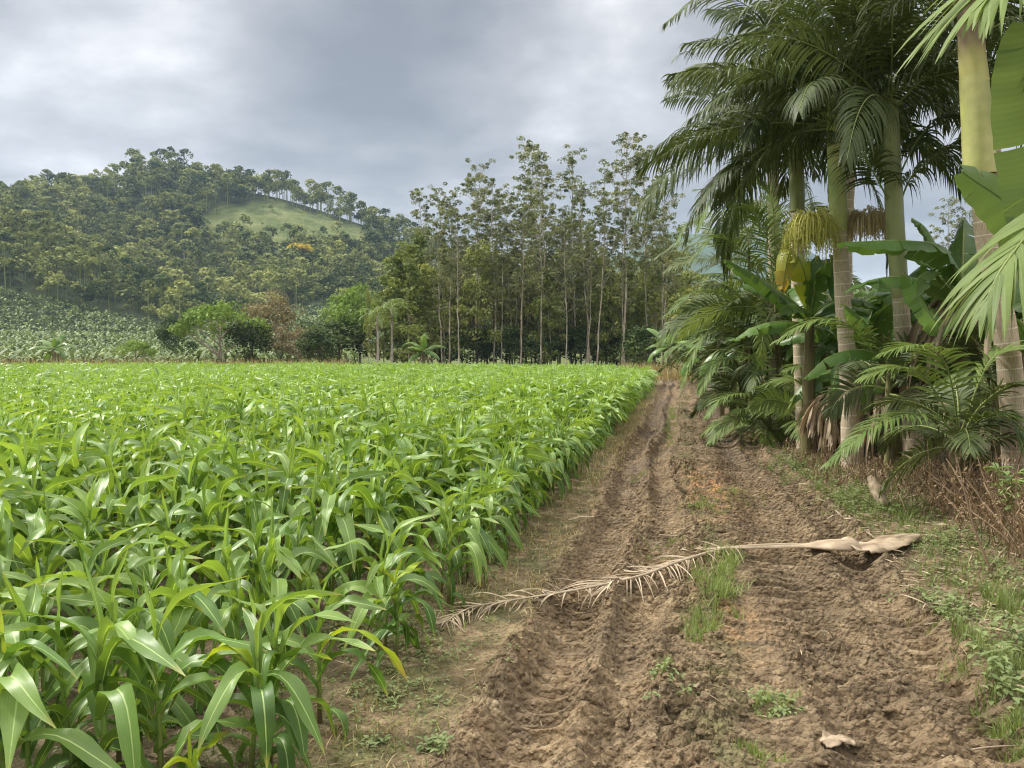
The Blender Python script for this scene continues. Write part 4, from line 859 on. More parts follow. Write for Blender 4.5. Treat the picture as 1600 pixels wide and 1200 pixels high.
def place_tree(tm, cm, name, label, cat, pos, yaw=0., sc=(1, 1, 1), group=None, bark='gum_bark', leaf='gum'):
    """tm, cm: meshes shared between copies"""
    r = bpy.data.objects.new(name, None); COL.objects.link(r); r.location = [float(q) for q in pos]; r.rotation_euler = (0, 0, yaw); r.scale = sc
    r['label'] = label; r['category'] = cat
    if group: r['group'] = group
    for nm, me in (('trunk', tm), ('crown', cm)):
        if me is None: continue
        o = bpy.data.objects.new(nm, me); COL.objects.link(o); o.parent = r
    return r
def tmesh(parts, bark, leaf): return mkmesh('trunk', *parts[0].arr(), M[bark]), mkmesh('crown', *parts[1].arr(), M[leaf], smooth=False)
br = np.random.default_rng(77)
# gum trees: (px of crown top, py of top, distance, label)
gm = [tmesh(gum_parts(500 + k, 24, (.40, .48, .36, .55, .44)[k % 5]), 'gum_bark', 'gum') for k in range(9)]
gums = [(662, 306, 96, 'small lone gum tree crown standing apart at the left of the gum stand'), (734, 262, 80, 'gum tree with the spreading top, first tall one at the left of the stand'), (768, 284, 84, 'gum tree with a rounded bushy top second from the left of the stand'),
        (822, 236, 80, 'tall gum tree with narrow tufted top at the left third of the stand'), (858, 256, 86, 'slender gum tree with small top tuft right of the tall narrow one'), (903, 246, 78, 'gum tree topped by one detached round tuft, mid stand'), (922, 296, 80, 'dense gum tree with heavy leaning crown in the middle of the stand'),
        (947, 268, 82, 'gum tree just left of the tallest one'), (966, 213, 76, 'tallest gum tree of the stand with a straight pale trunk'), (1002, 240, 80, 'gum tree close right of the tallest one'), (1044, 266, 78, 'last tall gum tree at the right end of the stand')]
for k, (px, py, Y, lab) in enumerate(gums):
    Y *= (.90, 1.02, .92, 1.06)[k % 4]
    h = float(pyz(py, Y)); mt = gm[k % 9]
    place_tree(*mt, 'gum_tree', lab, 'gum tree', ((px - 800 + br.normal(0, 4)) / F * Y, Y, 0), br.uniform(0, 6.28), (h / 24 * 1.05, h / 24 * 1.05, h / 24), 'gum trees in a stand beyond the corn')
for k in range(34):
    px = (700, 716, 752, 782, 800, 812, 838, 846, 872, 884, 893, 912, 932, 940, 958, 980, 988, 1012, 1022, 1034, 1056, 690)[k % 22] + (k // 22) * br.uniform(-9, 9); Y = br.uniform(68, 88); py = br.uniform(300, 372); h = float(pyz(py, Y)); mt = gm[int(br.integers(0, 9))]
    place_tree(*mt, 'gum_tree', 'shorter thin gum tree among the taller ones in the stand beyond the corn', 'gum tree', ((px - 800) / F * Y, Y, 0), br.uniform(0, 6.28), (h / 24, h / 24, h / 24), 'shorter gum trees of the stand')
for px, py, Y, lab in ((1472, 322, 60, 'gum tree seen through the gap between the slender and thickest palms'), (1505, 340, 64, 'gum tree with sparse top just left of the thickest palm trunk')):
    h = float(pyz(py, Y)); place_tree(*gm[4], 'gum_tree', lab, 'gum tree', ((px - 800) / F * Y, Y, 0), 1., (h / 24, h / 24, h / 24), 'gum trees behind the palms')
# thin bare trunks and understorey
KU = {'olive': [tmesh(tree_parts(600 + k, 11, 3.0, 2.0, 46, 66, .34, 'column', .10, .04, .5, .30), 'gum_bark', 'olive') for k in range(4)],
      'darkgreen': [tmesh(tree_parts(620 + k, 6, 2.9, .2, 34, 90, .32, 'round', .12, .04, .4, .36), 'dark_bark', 'darkgreen') for k in range(3)],
      'bamboo': [tmesh(tree_parts(640 + k, 11, 2.6, 1.0, 46, 80, .34, 'column', .07, .10, .5, .30), 'gum_bark', 'bamboo') for k in range(3)],
      'brownish': [tmesh(tree_parts(660 + k, 8, 3.3, .8, 40, 70, .30, 'round', .14, .05, .5, .3, 14), 'gum_bark', 'brownish') for k in range(2)],
      'bright': [tmesh(tree_parts(680 + k, 6, 3.6, 2.2, 40, 75, .30, 'umbrella', .16, .04, .55, .26, 14), 'gum_bark', 'bright') for k in range(2)]}
NM = {'olive': ('olive_tree_crown', 'slim olive green tree'), 'darkgreen': ('dark_bush', 'dark green bush'), 'bamboo': ('bamboo_clump', 'yellowish feathery clump'), 'brownish': ('', 'brownish twiggy tree'), 'bright': ('', 'bright green tree')}
def under(kind, px, pytop, Y, label, wid=1., cat='tree', group=None, k=None, base=0.):
    ms = KU[kind]; me = ms[int(br.integers(0, len(ms))) if k is None else k]; h0 = {'olive': 11, 'darkgreen': 6, 'bamboo': 11, 'brownish': 8, 'bright': 6}[kind]
    h = float(pyz(pytop, Y)) - base; s = h / h0
    nm = {'tree': 'tree', 'bush': 'bush', 'bamboo': 'bamboo_clump'}[cat]
    place_tree(*me, nm, label, cat, ((px - 800) / F * Y, Y, base), br.uniform(0, 6.28), (s * wid, s * wid, s), group)
GO = 'slim trees under the gum stand'
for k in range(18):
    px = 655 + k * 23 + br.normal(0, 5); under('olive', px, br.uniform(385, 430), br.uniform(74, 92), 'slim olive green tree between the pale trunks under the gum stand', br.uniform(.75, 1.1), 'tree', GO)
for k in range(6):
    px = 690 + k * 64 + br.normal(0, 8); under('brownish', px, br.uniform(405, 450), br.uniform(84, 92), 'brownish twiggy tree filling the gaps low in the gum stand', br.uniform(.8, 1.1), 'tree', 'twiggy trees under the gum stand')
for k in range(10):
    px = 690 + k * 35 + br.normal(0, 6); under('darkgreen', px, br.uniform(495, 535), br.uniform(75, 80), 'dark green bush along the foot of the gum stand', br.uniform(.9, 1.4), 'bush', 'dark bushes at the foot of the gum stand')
under('bamboo', 640, 385, 72, 'arching bamboo clump leaning left at the left end of the gum stand', 1.05, 'bamboo', 'bamboo clumps by the gum stand', 0)
under('bamboo', 612, 405, 75, 'smaller bamboo clump tucked behind the arching one', .9, 'bamboo', 'bamboo clumps by the gum stand', 1)
under('bamboo', 668, 372, 77, 'tallest bamboo clump with brownish stems beside the arching one', .8, 'bamboo', 'bamboo clumps by the gum stand', 2)
for px in (862, 935, 990): under('bamboo', px, 425, 75, 'yellow green feathery clump glowing inside the gum stand', .8, 'bamboo', 'feathery clumps inside the gum stand')
under('bright', 345, 470, 72, 'bright green umbrella shaped tree at the far edge of the corn', 1.0, 'tree', None, 0)
under('brownish', 440, 455, 78, 'brownish round tree behind the bright umbrella shaped one', 1.15, 'tree', None, 0)
under('darkgreen', 395, 498, 74, 'dark tree between the bright umbrella tree and the brownish one', 1.25, 'tree', None, 1)
under('darkgreen', 275, 488, 108, 'small dark conical bush left of the bright umbrella tree', .8, 'bush', None, 2)
under('brownish', 470, 500, 72, 'low brown green bush under the brownish round tree', 1.2, 'bush', None, 1)
under('darkgreen', 530, 492, 76, 'wide dark green tree at the field edge right of the brownish one', 1.5, 'tree', None, 0)
under('darkgreen', 500, 508, 70, 'low dark bush in front of the wide dark green tree', 1.1, 'bush', None, 2)
under('bright', 563, 448, 80, 'yellow green flat topped tree above the two thin palms', .8, 'tree', None, 1)
under('olive', 576, 455, 73, 'narrow creeper covered trunk standing dark beside the thin palms', .25, 'tree', None, 1)
under('olive', 600, 470, 76, 'loose olive tree behind the two thin palms', 1., 'tree', None, 2)
under('darkgreen', 1012, 505, 58, 'rounded dark bush at the far end of the track', 1.15, 'bush', None, 1)
under('olive', 1075, 425, 66, 'pale olive tree over the far end of the track', 1.0, 'tree', None, 0)
under('olive', 1105, 440, 50, 'olive tree behind the distant dark palm', 1.0, 'tree', None, 3)
under('bamboo', 1090, 470, 44, 'light green leafy clump left of the palm row end', 1.0, 'bamboo', None, 1)
under('bright', 212, 530, 70, 'small yellow green bush at the far left edge of the corn', 1.0, 'bush', None, 0)
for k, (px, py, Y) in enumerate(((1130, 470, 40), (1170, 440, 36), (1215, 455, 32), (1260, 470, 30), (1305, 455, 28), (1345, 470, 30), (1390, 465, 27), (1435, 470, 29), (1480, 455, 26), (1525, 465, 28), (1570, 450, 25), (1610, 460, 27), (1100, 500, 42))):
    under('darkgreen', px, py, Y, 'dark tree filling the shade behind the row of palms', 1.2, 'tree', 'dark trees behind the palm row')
# thin palms at the far side of the field
for px, py, lab in ((590, 492, 'thin palm with pale trunk beyond the corn, shorter of two'), (612, 480, 'thin palm with pale trunk beyond the corn, taller of two')):
    Y = 68.; x = (px - 800) / F * Y; h = float(pyz(py, Y)); t = thing('palm_tree', lab, 'palm', (x, Y, 0), 'thin palms beyond the corn'); trunk(t, [(x, Y, -.1), (x + .05, Y, h * .5), (x, Y, h)], [.13, .10, .09], 'gum_bark', 8)
    for k in range(11):
        frond(t, arc_pts((x, Y, h), k * 2.4, R(60 - 6 * k), 2.2, R(90)), .55, .07, 14, 1.2, 'palm_light', .5, dens=3, rr=.03)
for px, Y, h, lab in ((85, 62, 2.0, 'banana plant standing above the far left edge of the corn'), (1046, 50, 2.1, 'ragged pale banana plant beside the far end of the track'), (662, 66, 1.8, 'banana plant with grey leaves in front of the dark bushes')):
    banana(((px - 800) / F * Y, Y, 0), h, lab, 8, 2.2, .34, int(px), (), 3, .16, 'banana plants beyond the corn')

# hillside forest and banana plantation
fr_ = np.random.default_rng(9)
def lod_tree(seed, h, rad, n, s, tall=False):
    rng = np.random.default_rng(seed); K = 12; d = nz(rng.normal(0, 1, (K, 3)) + [0, 0, .5]); c = d * rng.uniform(.35, .75, K)[:, None] * [rad, rad, h * .34] + [0, 0, h * .58]
    if tall: c = d * [rad * .6, rad * .6, h * .16] + [0, 0, h * .82]
    b = MB(); V, q, A = clumps(c, rad * .42, n // K, s, rng, .75, .42, .10, .6, .8); A[:, 2] += .22 * (V[:, 2] / h - .7) / .3 * 0; b.add(V, q, A)
    V, q, A = tube([(0, 0, -1.5), (.1, 0, h * .5), (0, .1, h * .85)], [.20, .15, .07], 3); A[:, 2] = .75; b.add(V, q, A); return b.arr()
fp = [lod_tree(900 + k, 10.5, 4.6, 230, 1.15) for k in range(6)] + [lod_tree(950 + k, 13.5, 3.6, 170, 1.05, True) for k in range(3)]
def bnd_ok(px, py, Y): return py > I(px, BND)
n = 20000; px = fr_.uniform(-330, 1420, n); Yp = 190 + 300 * fr_.uniform(0, 1, n) ** .8
z = land_z(px, Yp); py_ = 552 - (z - CAMH) / Yp * F; x = (px - 800) / F * Yp
plant = (py_ > I(px, BND)) & (Yp < 302) & (px < 655)
clr = in_clear(px, py_, Yp); keep = ~plant & (~clr | (fr_.uniform(0, 1, n) < .05)) & (fr_.uniform(0, 1, n) < .7)
keep &= ~((px > 655) & (Yp < 240))
# thin out overlaps on a coarse grid
def thin(x, y, k, cell):
    idx = np.where(k)[0]; key = np.floor(x[idx] / cell).astype(int) * 100003 + np.floor(y[idx] / cell).astype(int); _, first = np.unique(key, return_index=True); m = np.zeros(len(x), bool); m[idx[first]] = True; return m
keep = thin(x, Yp, keep, 4.3)
ii = np.where(keep)[0]; fb = MB(); kind = fr_.integers(0, len(fp), len(ii)); patch = fbm(x[ii] / 40, Yp[ii] / 40, 3, 99)
tallp = patch > .12; kind = np.where(tallp & (fr_.uniform(0, 1, len(ii)) < .5), 6 + kind % 3, kind)
big = fr_.choice(len(ii), 190, replace=False); front = Yp[ii][big]; bigm = np.zeros(len(ii), bool); bigm[big] = True; bigm &= (px[ii] < 760) & (px[ii] > -30)
lodm = []
for f_ in fp:
    lodm.append(mkmesh('crown', *f_, M['forest'], smooth=False))
sc = fr_.uniform(.45, 1.35, len(ii)) ** 1.0 * np.where(Yp[ii] < 320, .85, 1.) * np.where(clr[ii], .35, 1); yaw = fr_.uniform(0, 6.28, len(ii)); tn = fr_.normal(-.02, .24, len(ii)) + patch * .7
for k in range(len(fp)):
    s_ = np.where((kind == k) & ~bigm)[0]
    if len(s_): fb.add(*tile(*fp[k], np.stack([x[ii][s_], Yp[ii][s_], z[ii][s_]], 1), yaw[s_], np.stack([sc[s_] * fr_.uniform(.85, 1.25, len(s_))] * 2 + [sc[s_]], 1), tn[s_]))
tag(fb.build('hill_forest', M['forest'], smooth=False), 'dense mixed forest covering the hillside', 'forest', kind='stuff')
for s_ in np.where(bigm)[0]:
    i = ii[s_]; up_ = py_[i] < 400
    place_tree(None, lodm[kind[s_]], 'forest_tree', 'round forest tree on the upper slope of the hill among the others' if up_ else 'round forest tree on the lower slope of the hill above the plantation', 'tree', (x[i], Yp[i], z[i]), yaw[s_], (sc[s_] * 1.25,) * 3, 'forest trees on the upper slope' if up_ else 'forest trees on the lower slope')
def on_hill(px_, Y_): a = np.array([float(px_)]); b_ = np.array([float(Y_)]); return ((px_ - 800) / F * Y_, Y_, float(land_z(a, b_)[0]))
KU['yellow'] = [(tmesh(tree_parts(701, 11, 5.2, 7.5, 30, 50, .8, 'umbrella', .28, .03, .6, .3, 14), 'far_bark', 'yellowflower'))]
place_tree(*KU['yellow'][0], 'tree', 'flat topped tree in full yellow flower below the grassy clearing', 'tree', on_hill(470, 372), 0, (1.15, 1.15, 1.15))
ym = tmesh(tree_parts(702, 12, 4.5, 8, 26, 46, .8, 'umbrella', .26, .03, .5, .3, 14), 'far_bark', 'bright')
place_tree(*ym, 'tree', 'pale umbrella tree standing out on the upper left slope of the hill', 'tree', on_hill(178, 440), 0, (1, 1, 1))
place_tree(*ym, 'tree', 'bare branched pale tree under the yellow flowering one', 'tree', on_hill(474, 340), 2, (.5, .5, .8))
for k, px_ in enumerate((175, 200, 221, 238, 262, 290, 312, 330, 352, 270)):
    Yk = 365 + 9 * (k % 5); zb = on_hill(px_, Yk); b = MB(); b.add(*tube([(0, 0, -1), (.2, 0, 6), (0, 0, 12.5)], [.32, .24, .1], 5)); cb_ = MB(); rg_ = np.random.default_rng(k); cb_.add(*clumps(np.array([[0, 0, 13.], [1, .5, 12], [-1, 0, 12.2], [0, 1, 14]]), 1.5, 40, .9, rg_))
    place_tree(mkmesh('trunk', *b.arr(), M['far_bark']), mkmesh('crown', *cb_.arr(), M['forest'], smooth=False), 'forest_tree', 'forest tree with tall bare pale trunk on the middle of the hillside', 'tree', zb, 0, (1, 1, 1), 'pale trunked trees on the middle slope')
# plantation: rosettes of banana leaves
def rosette(seed):
    rng = np.random.default_rng(seed); b = MB(); nl = 8; az = rng.uniform(0, 6.28, nl); e = rng.uniform(.3, 1.3, nl); D = np.stack([np.cos(az) * np.cos(e), np.sin(az) * np.cos(e), np.sin(e)], 1)
    b.add(*strips(np.tile([0, 0, 1.6], (nl, 1)), D, [[0, 0, 1.]], rng.uniform(1.6, 2.4, nl), .55, 1.5, 4, rng.uniform(.2, 1, nl), 'oval')); V, q, A = tube([(0, 0, -.4), (0, 0, 1.8)], [.16, .10], 4); A[:, 2] = .1; b.add(V, q, A); return b.arr()
rp = [rosette(k) for k in range(6)]
n = 16000; px = fr_.uniform(-330, 700, n); Yp = 70 + 232 * fr_.uniform(0, 1, n) ** .62; z = land_z(px, Yp); z = np.where(Yp < 160, np.maximum(z, -.1), z); py_ = 552 - (z - CAMH) / Yp * F; x = (px - 800) / F * Yp
keep = (py_ > I(px, BND)) & ~((px > 560) & (Yp < 200)) & ~((Yp > 128) & (Yp < 134)) & ~((Yp > 176) & (Yp < 181))
keep = thin(x, Yp, keep, 2.2); ii = np.where(keep)[0]; d_ = Yp[ii]; inf = (px[ii] > -10); o_ = np.argsort(d_ + 999 * (~inf)); nearb = ii[o_[:110]]; farb = ii[o_[110:]]
pb = MB(); kk = fr_.integers(0, 6, len(farb))
for k in range(6):
    s_ = farb[kk == k]; pb.add(*tile(*rp[k], np.stack([x[s_], Yp[s_], z[s_]], 1), fr_.uniform(0, 6.28, len(s_)), fr_.uniform(.7, 1.1, len(s_)) * np.interp(Yp[s_], [70, 190], [.6, 1.]), fr_.normal(0, .15, len(s_))))
tag(pb.build('banana_plantation', M['banfar']), 'banana plantation covering the foot of the hill', 'plantation', kind='stuff')
rm = [mkmesh('leaves', *r_, M['banfar']) for r_ in rp]
for i in nearb:
    o = bpy.data.objects.new('banana_plant', rm[int(fr_.integers(0, 6))]); COL.objects.link(o); o.location = (x[i], Yp[i], z[i]); o.rotation_euler = (0, 0, fr_.uniform(0, 6.28)); o.scale = (fr_.uniform(.5, .75),) * 3
    tag(o, 'pale banana plant at the near edge of the plantation behind the corn field', 'banana plant', 'banana plants at the near edge of the plantation')
print('back', len(ii), n)
# haze: one closed box of even thin air
def haze():
    m = bpy.data.materials.new('haze'); m.use_nodes = True; nt = m.node_tree; nt.nodes.clear(); out = nd(nt, 'ShaderNodeOutputMaterial'); v = nd(nt, 'ShaderNodeVolumePrincipled')
    v.inputs['Color'].default_value = (.52, .68, .95, 1); v.inputs['Density'].default_value = .00020; v.inputs['Anisotropy'].default_value = .2; nt.links.new(v.outputs[0], out.inputs['Volume'])
    x0, x1, y0, y1, z0, z1 = -3300, 3300, -3300, 5300, -40, 330
    V = [(x0, y0, z0), (x1, y0, z0), (x1, y1, z0), (x0, y1, z0), (x0, y0, z1), (x1, y0, z1), (x1, y1, z1), (x0, y1, z1)]
    q = [(0, 3, 2, 1), (4, 5, 6, 7), (0, 1, 5, 4), (1, 2, 6, 5), (2, 3, 7, 6), (3, 0, 4, 7)]
    o = mk('haze', np.array(V, float), np.array(q), np.zeros((8, 3)), m, None, False); o['kind'] = 'stuff'
haze()
# ------------------------------------------------------------------ dead frond, sheaths, grass, weeds, litter
lr = np.random.default_rng(31)
def blades(b, U, V_, hgt, wd, tint, mat=None, droop=1.0, nseg=3, lean=.5, prof='grass', zoff=0.):
    n = len(U); x, y = xy_of(U, V_); z = H(U, V_) + zoff; az = lr.uniform(0, 6.28, n); e = np.pi / 2 - np.abs(lr.normal(0, lean, n)); e = np.clip(e, .1, 1.57)
    D = np.stack([np.cos(az) * np.cos(e), np.sin(az) * np.cos(e), np.sin(e)], 1); N = np.stack([np.sin(az), -np.cos(az), 0 * az], 1); N = np.cross(D, N)
    b.add(*strips(np.stack([x, y, z - .004], 1), D, nz(N + .001), hgt, wd, droop, nseg, np.clip(tint, 0, 1), prof))
def patch(b, px, py, ru, rv, n, h, tint=.5, wd=.006, cl=0.):
    c = uv_of(*G(px, py)[:2]); u = c[0] + lr.normal(0, ru * .5, n); v = c[1] + lr.normal(0, rv * .5, n)
    if cl: k = lr.integers(0, max(2, n // 14), n); cu_ = c[0] + lr.normal(0, ru * .5, n); cv_ = c[1] + lr.normal(0, rv * .5, n); u = cu_[k] + lr.normal(0, cl, n); v = cv_[k] + lr.normal(0, cl, n)
    blades(b, u, v, h * lr.uniform(.5, 1.2, n), wd * lr.uniform(.7, 1.3, n), tint + lr.normal(0, .2, n), lean=.55)
gb = MB()
for a in ((1120, 920, .13, .55, 900, .14, .7), (1095, 985, .10, .3, 260, .10, .6), (1140, 880, .09, .3, 300, .12, .7), (1085, 1010, .06, .2, 120, .08, .6), (1050, 650, .14, 4.0, 1100, .10, .7), (1045, 680, .12, 2.0, 400, .09, .6),
          (1150, 775, .3, .8, 700, .06, .6), (1100, 800, .2, .6, 400, .07, .7), (1070, 590, .5, 14, 2600, .16, .95), (1040, 860, .3, .4, 300, .05, .6), (1210, 1105, .10, .16, 150, .07, .6), (1195, 1180, .10, .14, 120, .06, .6), (1035, 1075, .06, .1, 70, .07, .7), (1000, 745, .1, .7, 200, .06, .6),
          (1570, 1060, .22, .5, 900, .13, .5), (1600, 960, .2, .4, 500, .13, .5), (1500, 900, .35, .7, 500, .07, .4), (1450, 850, .3, .7, 500, .07, .4), (1590, 1150, .15, .4, 500, .11, .5), (1500, 985, .2, .35, 160, .07, .5), (1470, 960, .15, .3, 120, .08, .5),
          (1250, 730, .5, 1.6, 1500, .09, .55), (1330, 780, .5, 1.2, 1400, .10, .5), (1180, 680, .4, 2.4, 1400, .10, .55), (1390, 800, .4, .8, 900, .12, .5)):
    patch(gb, *a, cl=.018)
# thin seedlings over the soil between track and corn, and all along the verges
n = 16000; v = 1.6 + 34 * lr.uniform(0, 1, n) ** 1.6; u = np.where(lr.uniform(0, 1, n) < .55, lr.uniform(-2.0, -.95, n), lr.uniform(1.5, 2.6, n)); k = fbm(u * 2, v * 1.3, 3, 44) > .02 
blades(gb, u[k], v[k], lr.uniform(.02, .07, k.sum()) * (1 + v[k] * .03), .006 * (1 + v[k] * .05), .5 + lr.normal(0, .2, k.sum()), lean=.9)
n = 6000; v = 3 + 50 * lr.uniform(0, 1, n) ** 1.3; u = 1.75 + np.abs(lr.normal(0, .9, n)); blades(gb, u, v, lr.uniform(.05, .16, n) * (1 + v * .02), .007 * (1 + v * .06), .4 + lr.normal(0, .2, n), lean=.7)
tag(gb.build('grass', M['grass']), 'short green grass in tufts along the track and verges', 'grass', kind='stuff')
db = MB(); n = 6000; v = 2 + 30 * lr.uniform(0, 1, n) ** 1.5; u = np.where(lr.uniform(0, 1, n) < .5, lr.uniform(-1.9, -.85, n), lr.uniform(1.4, 3.0, n)); blades(db, u, v, lr.uniform(.03, .13, n), .005 * (1 + v * .05), lr.uniform(0, 1, n), lean=1.2, droop=.6)
n = 9000; v = 2 + 26 * lr.uniform(0, 1, n) ** 1.4; u = lr.uniform(-1.6, -.85, n); kk_ = fbm(u * 3, v * 1.2, 3, 45) > -.02; n = int(kk_.sum()); blades(db, u[kk_], v[kk_], lr.uniform(.03, .09, n), .006 + .0006 * v[kk_], lr.uniform(0, 1, n), lean=1.1)
n = 2600; v = lr.uniform(10, 26, n); u = lr.uniform(-1.35, -.8, n); blades(db, u, v, lr.uniform(.04, .10, n), .012, lr.uniform(0, 1, n), lean=1.0)
tag(db.build('dry_grass', M['drygrass']), 'thin dry grass lying over the soil beside the track', 'dry grass', kind='stuff')
tb_ = MB(); n = 5000; x = lr.uniform(-46, -12, n); y = 55.5 + lr.uniform(0, 5, n); uu, vv = uv_of(x, y); D = np.tile([0, 0, 1.], (n, 1)) + lr.normal(0, .2, (n, 3)); tb_.add(*strips(np.stack([x, y, 0 * x], 1), D, nz(lr.normal(0, 1, (n, 3))), lr.uniform(.8, 1.45, n), .05, .5, 3, lr.uniform(0, 1, n), 'grass'))
n = 2500; x = lr.uniform(8, 16, n); y = lr.uniform(46, 60, n); D = np.tile([0, 0, 1.], (n, 1)) + lr.normal(0, .25, (n, 3)); tb_.add(*strips(np.stack([x, y, 0 * x], 1), D, nz(lr.normal(0, 1, (n, 3))), lr.uniform(.5, 1.3, n), .06, .8, 3, lr.uniform(0, 1, n), 'grass'))
tag(tb_.build('tall_grass', M['drygrass']), 'pale tall grass along the far edge of the corn', 'tall grass', kind='stuff')
# broad leaved weeds
def weeds(b, U, V_, size, hgt, tint=.5, nl=6):
    n = len(U); x, y = xy_of(U, V_); z = H(U, V_)
    for k in range(nl):
        az = lr.uniform(0, 6.28, n); e = lr.uniform(-.1, .8, n); hh = hgt * lr.uniform(.2, 1, n); D = np.stack([np.cos(az) * np.cos(e), np.sin(az) * np.cos(e), np.sin(e)], 1)
        b.add(*strips(np.stack([x, y, z + hh], 1) + D * .012, D, [[0, 0, 1.]], size * lr.uniform(.6, 1.2, n), size * .5, .8, 3, np.clip(tint + lr.normal(0, .2, n), 0, 1), 'oval', 0, 3, .2))
wb = MB()
for px, py, ru, rv, n, s, h in ((1585, 1100, .2, .5, 34, .05, .12), (1600, 1010, .2, .3, 34, .05, .15), (1530, 900, .4, .5, 50, .035, .08), (1460, 860, .35, .5, 50, .03, .06), (1500, 850, .3, .4, 30, .04, .1), (1350, 790, .5, .8, 120, .045, .1), (1260, 740, .5, 1.2, 120, .05, .1),
                                 (1480, 960, .2, .4, 50, .04, .05), (680, 1175, .10, .08, 14, .035, .03), (590, 1165, .05, .05, 6, .03, .02), (1035, 1080, .05, .06, 7, .03, .04), (560, 990, .4, .4, 60, .035, .03), (760, 880, .3, .8, 60, .03, .03), (700, 1020, .3, .3, 40, .025, .02), (620, 1080, .3, .3, 50, .025, .02), (1050, 1110, .1, .1, 8, .03, .03), (1210, 1100, .12, .15, 24, .03, .03)):
    c = uv_of(*G(px, py)[:2]); weeds(wb, c[0] + lr.normal(0, ru * .5, n), c[1] + lr.normal(0, rv * .5, n), s, h, .6)
n = 1500; v = 1.7 + 18 * lr.uniform(0, 1, n) ** 1.6; u = lr.uniform(-3.5, -1.0, n); weeds(wb, u, v, .022, .012, .5, 4)
n = 500; v = 1.7 + 12 * lr.uniform(0, 1, n) ** 1.6; u = lr.uniform(1.55, 4.5, n); weeds(wb, u, v, .03, .045, .5, 5)
tag(wb.build('weeds', M['weed']), 'small broad leaved weeds on the verges and between the corn rows', 'weeds', kind='stuff')
# dry brush of thin brown stems under the palms
def brush(b, cu_, cv_, ru, rv, n, h, leaves=5):
    u = cu_ + lr.uniform(-ru, ru, n); v = cv_ + lr.uniform(-rv, rv, n); x, y = xy_of(u, v); z = H(u, v); az = lr.uniform(0, 6.28, n); e = lr.uniform(.75, 1.57, n); D = np.stack([np.cos(az) * np.cos(e), np.sin(az) * np.cos(e), np.sin(e)], 1); L = h * lr.uniform(.45, 1.15, n)
    b.add(*strips(np.stack([x, y, z], 1), D, [[.3, 1., 0]], L, .0075, .45, 4, lr.uniform(.1, .9, n), 'none'))
    for k in range(leaves):
        t = lr.uniform(.2, 1, n); P = np.stack([x, y, z], 1) + D * (L * t)[:, None]; d2 = nz(lr.normal(0, 1, (n, 3)) + [0, 0, -.3]); b.add(*strips(P, d2, nz(lr.normal(0, 1, (n, 3))), lr.uniform(.025, .08, n), lr.uniform(.006, .018, n), 1.0, 2, lr.uniform(0, 1, n), 'oval'))
bb = MB()
brush(bb, 3.3, 7.3, .8, 1.2, 700, .66, 8); brush(bb, 2.95, 5.9, .45, .6, 190, .5, 7); brush(bb, 3.6, 9.3, 1.5, 1.2, 600, .32, 6); brush(bb, 3.0, 12.5, 1.3, 2.5, 900, .25, 5); brush(bb, 3.4, 17, 1.3, 3, 900, .3, 4)
tag(bb.build('dry_weeds', M['brush']), 'brown dried weeds standing under the palms at the right of the track', 'dry weeds', kind='stuff')
lb = MB(); n = 8000; v = 2 + 20 * lr.uniform(0, 1, n) ** 1.4; u = 1.55 + np.abs(lr.normal(0, 1.5, n)); x, y = xy_of(u, v); z = H(u, v) + .01; az = lr.uniform(0, 6.28, n); D = np.stack([np.cos(az), np.sin(az), lr.normal(.05, .2, n)], 1)
lb.add(*strips(np.stack([x, y, z], 1), D, nz(lr.normal(0, .4, (n, 3)) + [0, 0, 1.]), lr.uniform(.03, .2, n), lr.uniform(.006, .022, n), .4, 3, lr.uniform(0, 1, n), 'oval', lr.normal(0, .8, n)))
n = 2600; v = 1.7 + 20 * lr.uniform(0, 1, n) ** 1.4; u = lr.uniform(-5, 1.5, n); k = (u < -.9) | (lr.uniform(0, 1, n) < .25); u = u[k]; v = v[k]; n = len(u); x, y = xy_of(u, v); z = H(u, v) + .008; az = lr.uniform(0, 6.28, n); D = np.stack([np.cos(az), np.sin(az), lr.normal(.05, .12, n)], 1)
lb.add(*strips(np.stack([x, y, z], 1), D, nz(lr.normal(0, .3, (n, 3)) + [0, 0, 1.]), lr.uniform(.02, .12, n), lr.uniform(.003, .008, n), .3, 3, lr.uniform(0, 1, n), 'oval', lr.normal(0, .6, n)))
tag(lb.build('leaf_litter', M['dead']), 'dry leaf litter and straw scattered on the soil', 'leaf litter', kind='stuff')
# clods of mud
cb = MB(); n = 2600; v = 1.6 + 9 * lr.uniform(0, 1, n) ** 1.5; u = lr.uniform(-.95, 1.6, n); k = fbm(u * 2.5, v * 2, 2, 66) > -.08; u, v = u[k], v[k]; n = len(u); x, y = xy_of(u, v); z = H(u, v); r = .006 + .022 * lr.uniform(0, 1, n) ** 3
ph = [(math.cos(a) * math.cos(b_), math.sin(a) * math.cos(b_), math.sin(b_)) for b_ in (-1.3, -.4, .5, 1.3) for a in np.linspace(0, 2 * math.pi, 6, endpoint=False)]; ph = np.array(ph); qq = [[i * 6 + j, i * 6 + (j + 1) % 6, (i + 1) * 6 + (j + 1) % 6, (i + 1) * 6 + j] for i in range(3) for j in range(6)] + [[18, 19, 20, 21], [18, 21, 22, 23]]
Vc = ph[None] * r[:, None, None] * (1 + lr.normal(0, .22, (n, 24, 1))) * np.stack([lr.uniform(.8, 1.6, n), lr.uniform(.8, 1.3, n), lr.uniform(.5, .9, n)], 1)[:, None]; Vc = Vc + np.stack([x, y, z], 1)[:, None]
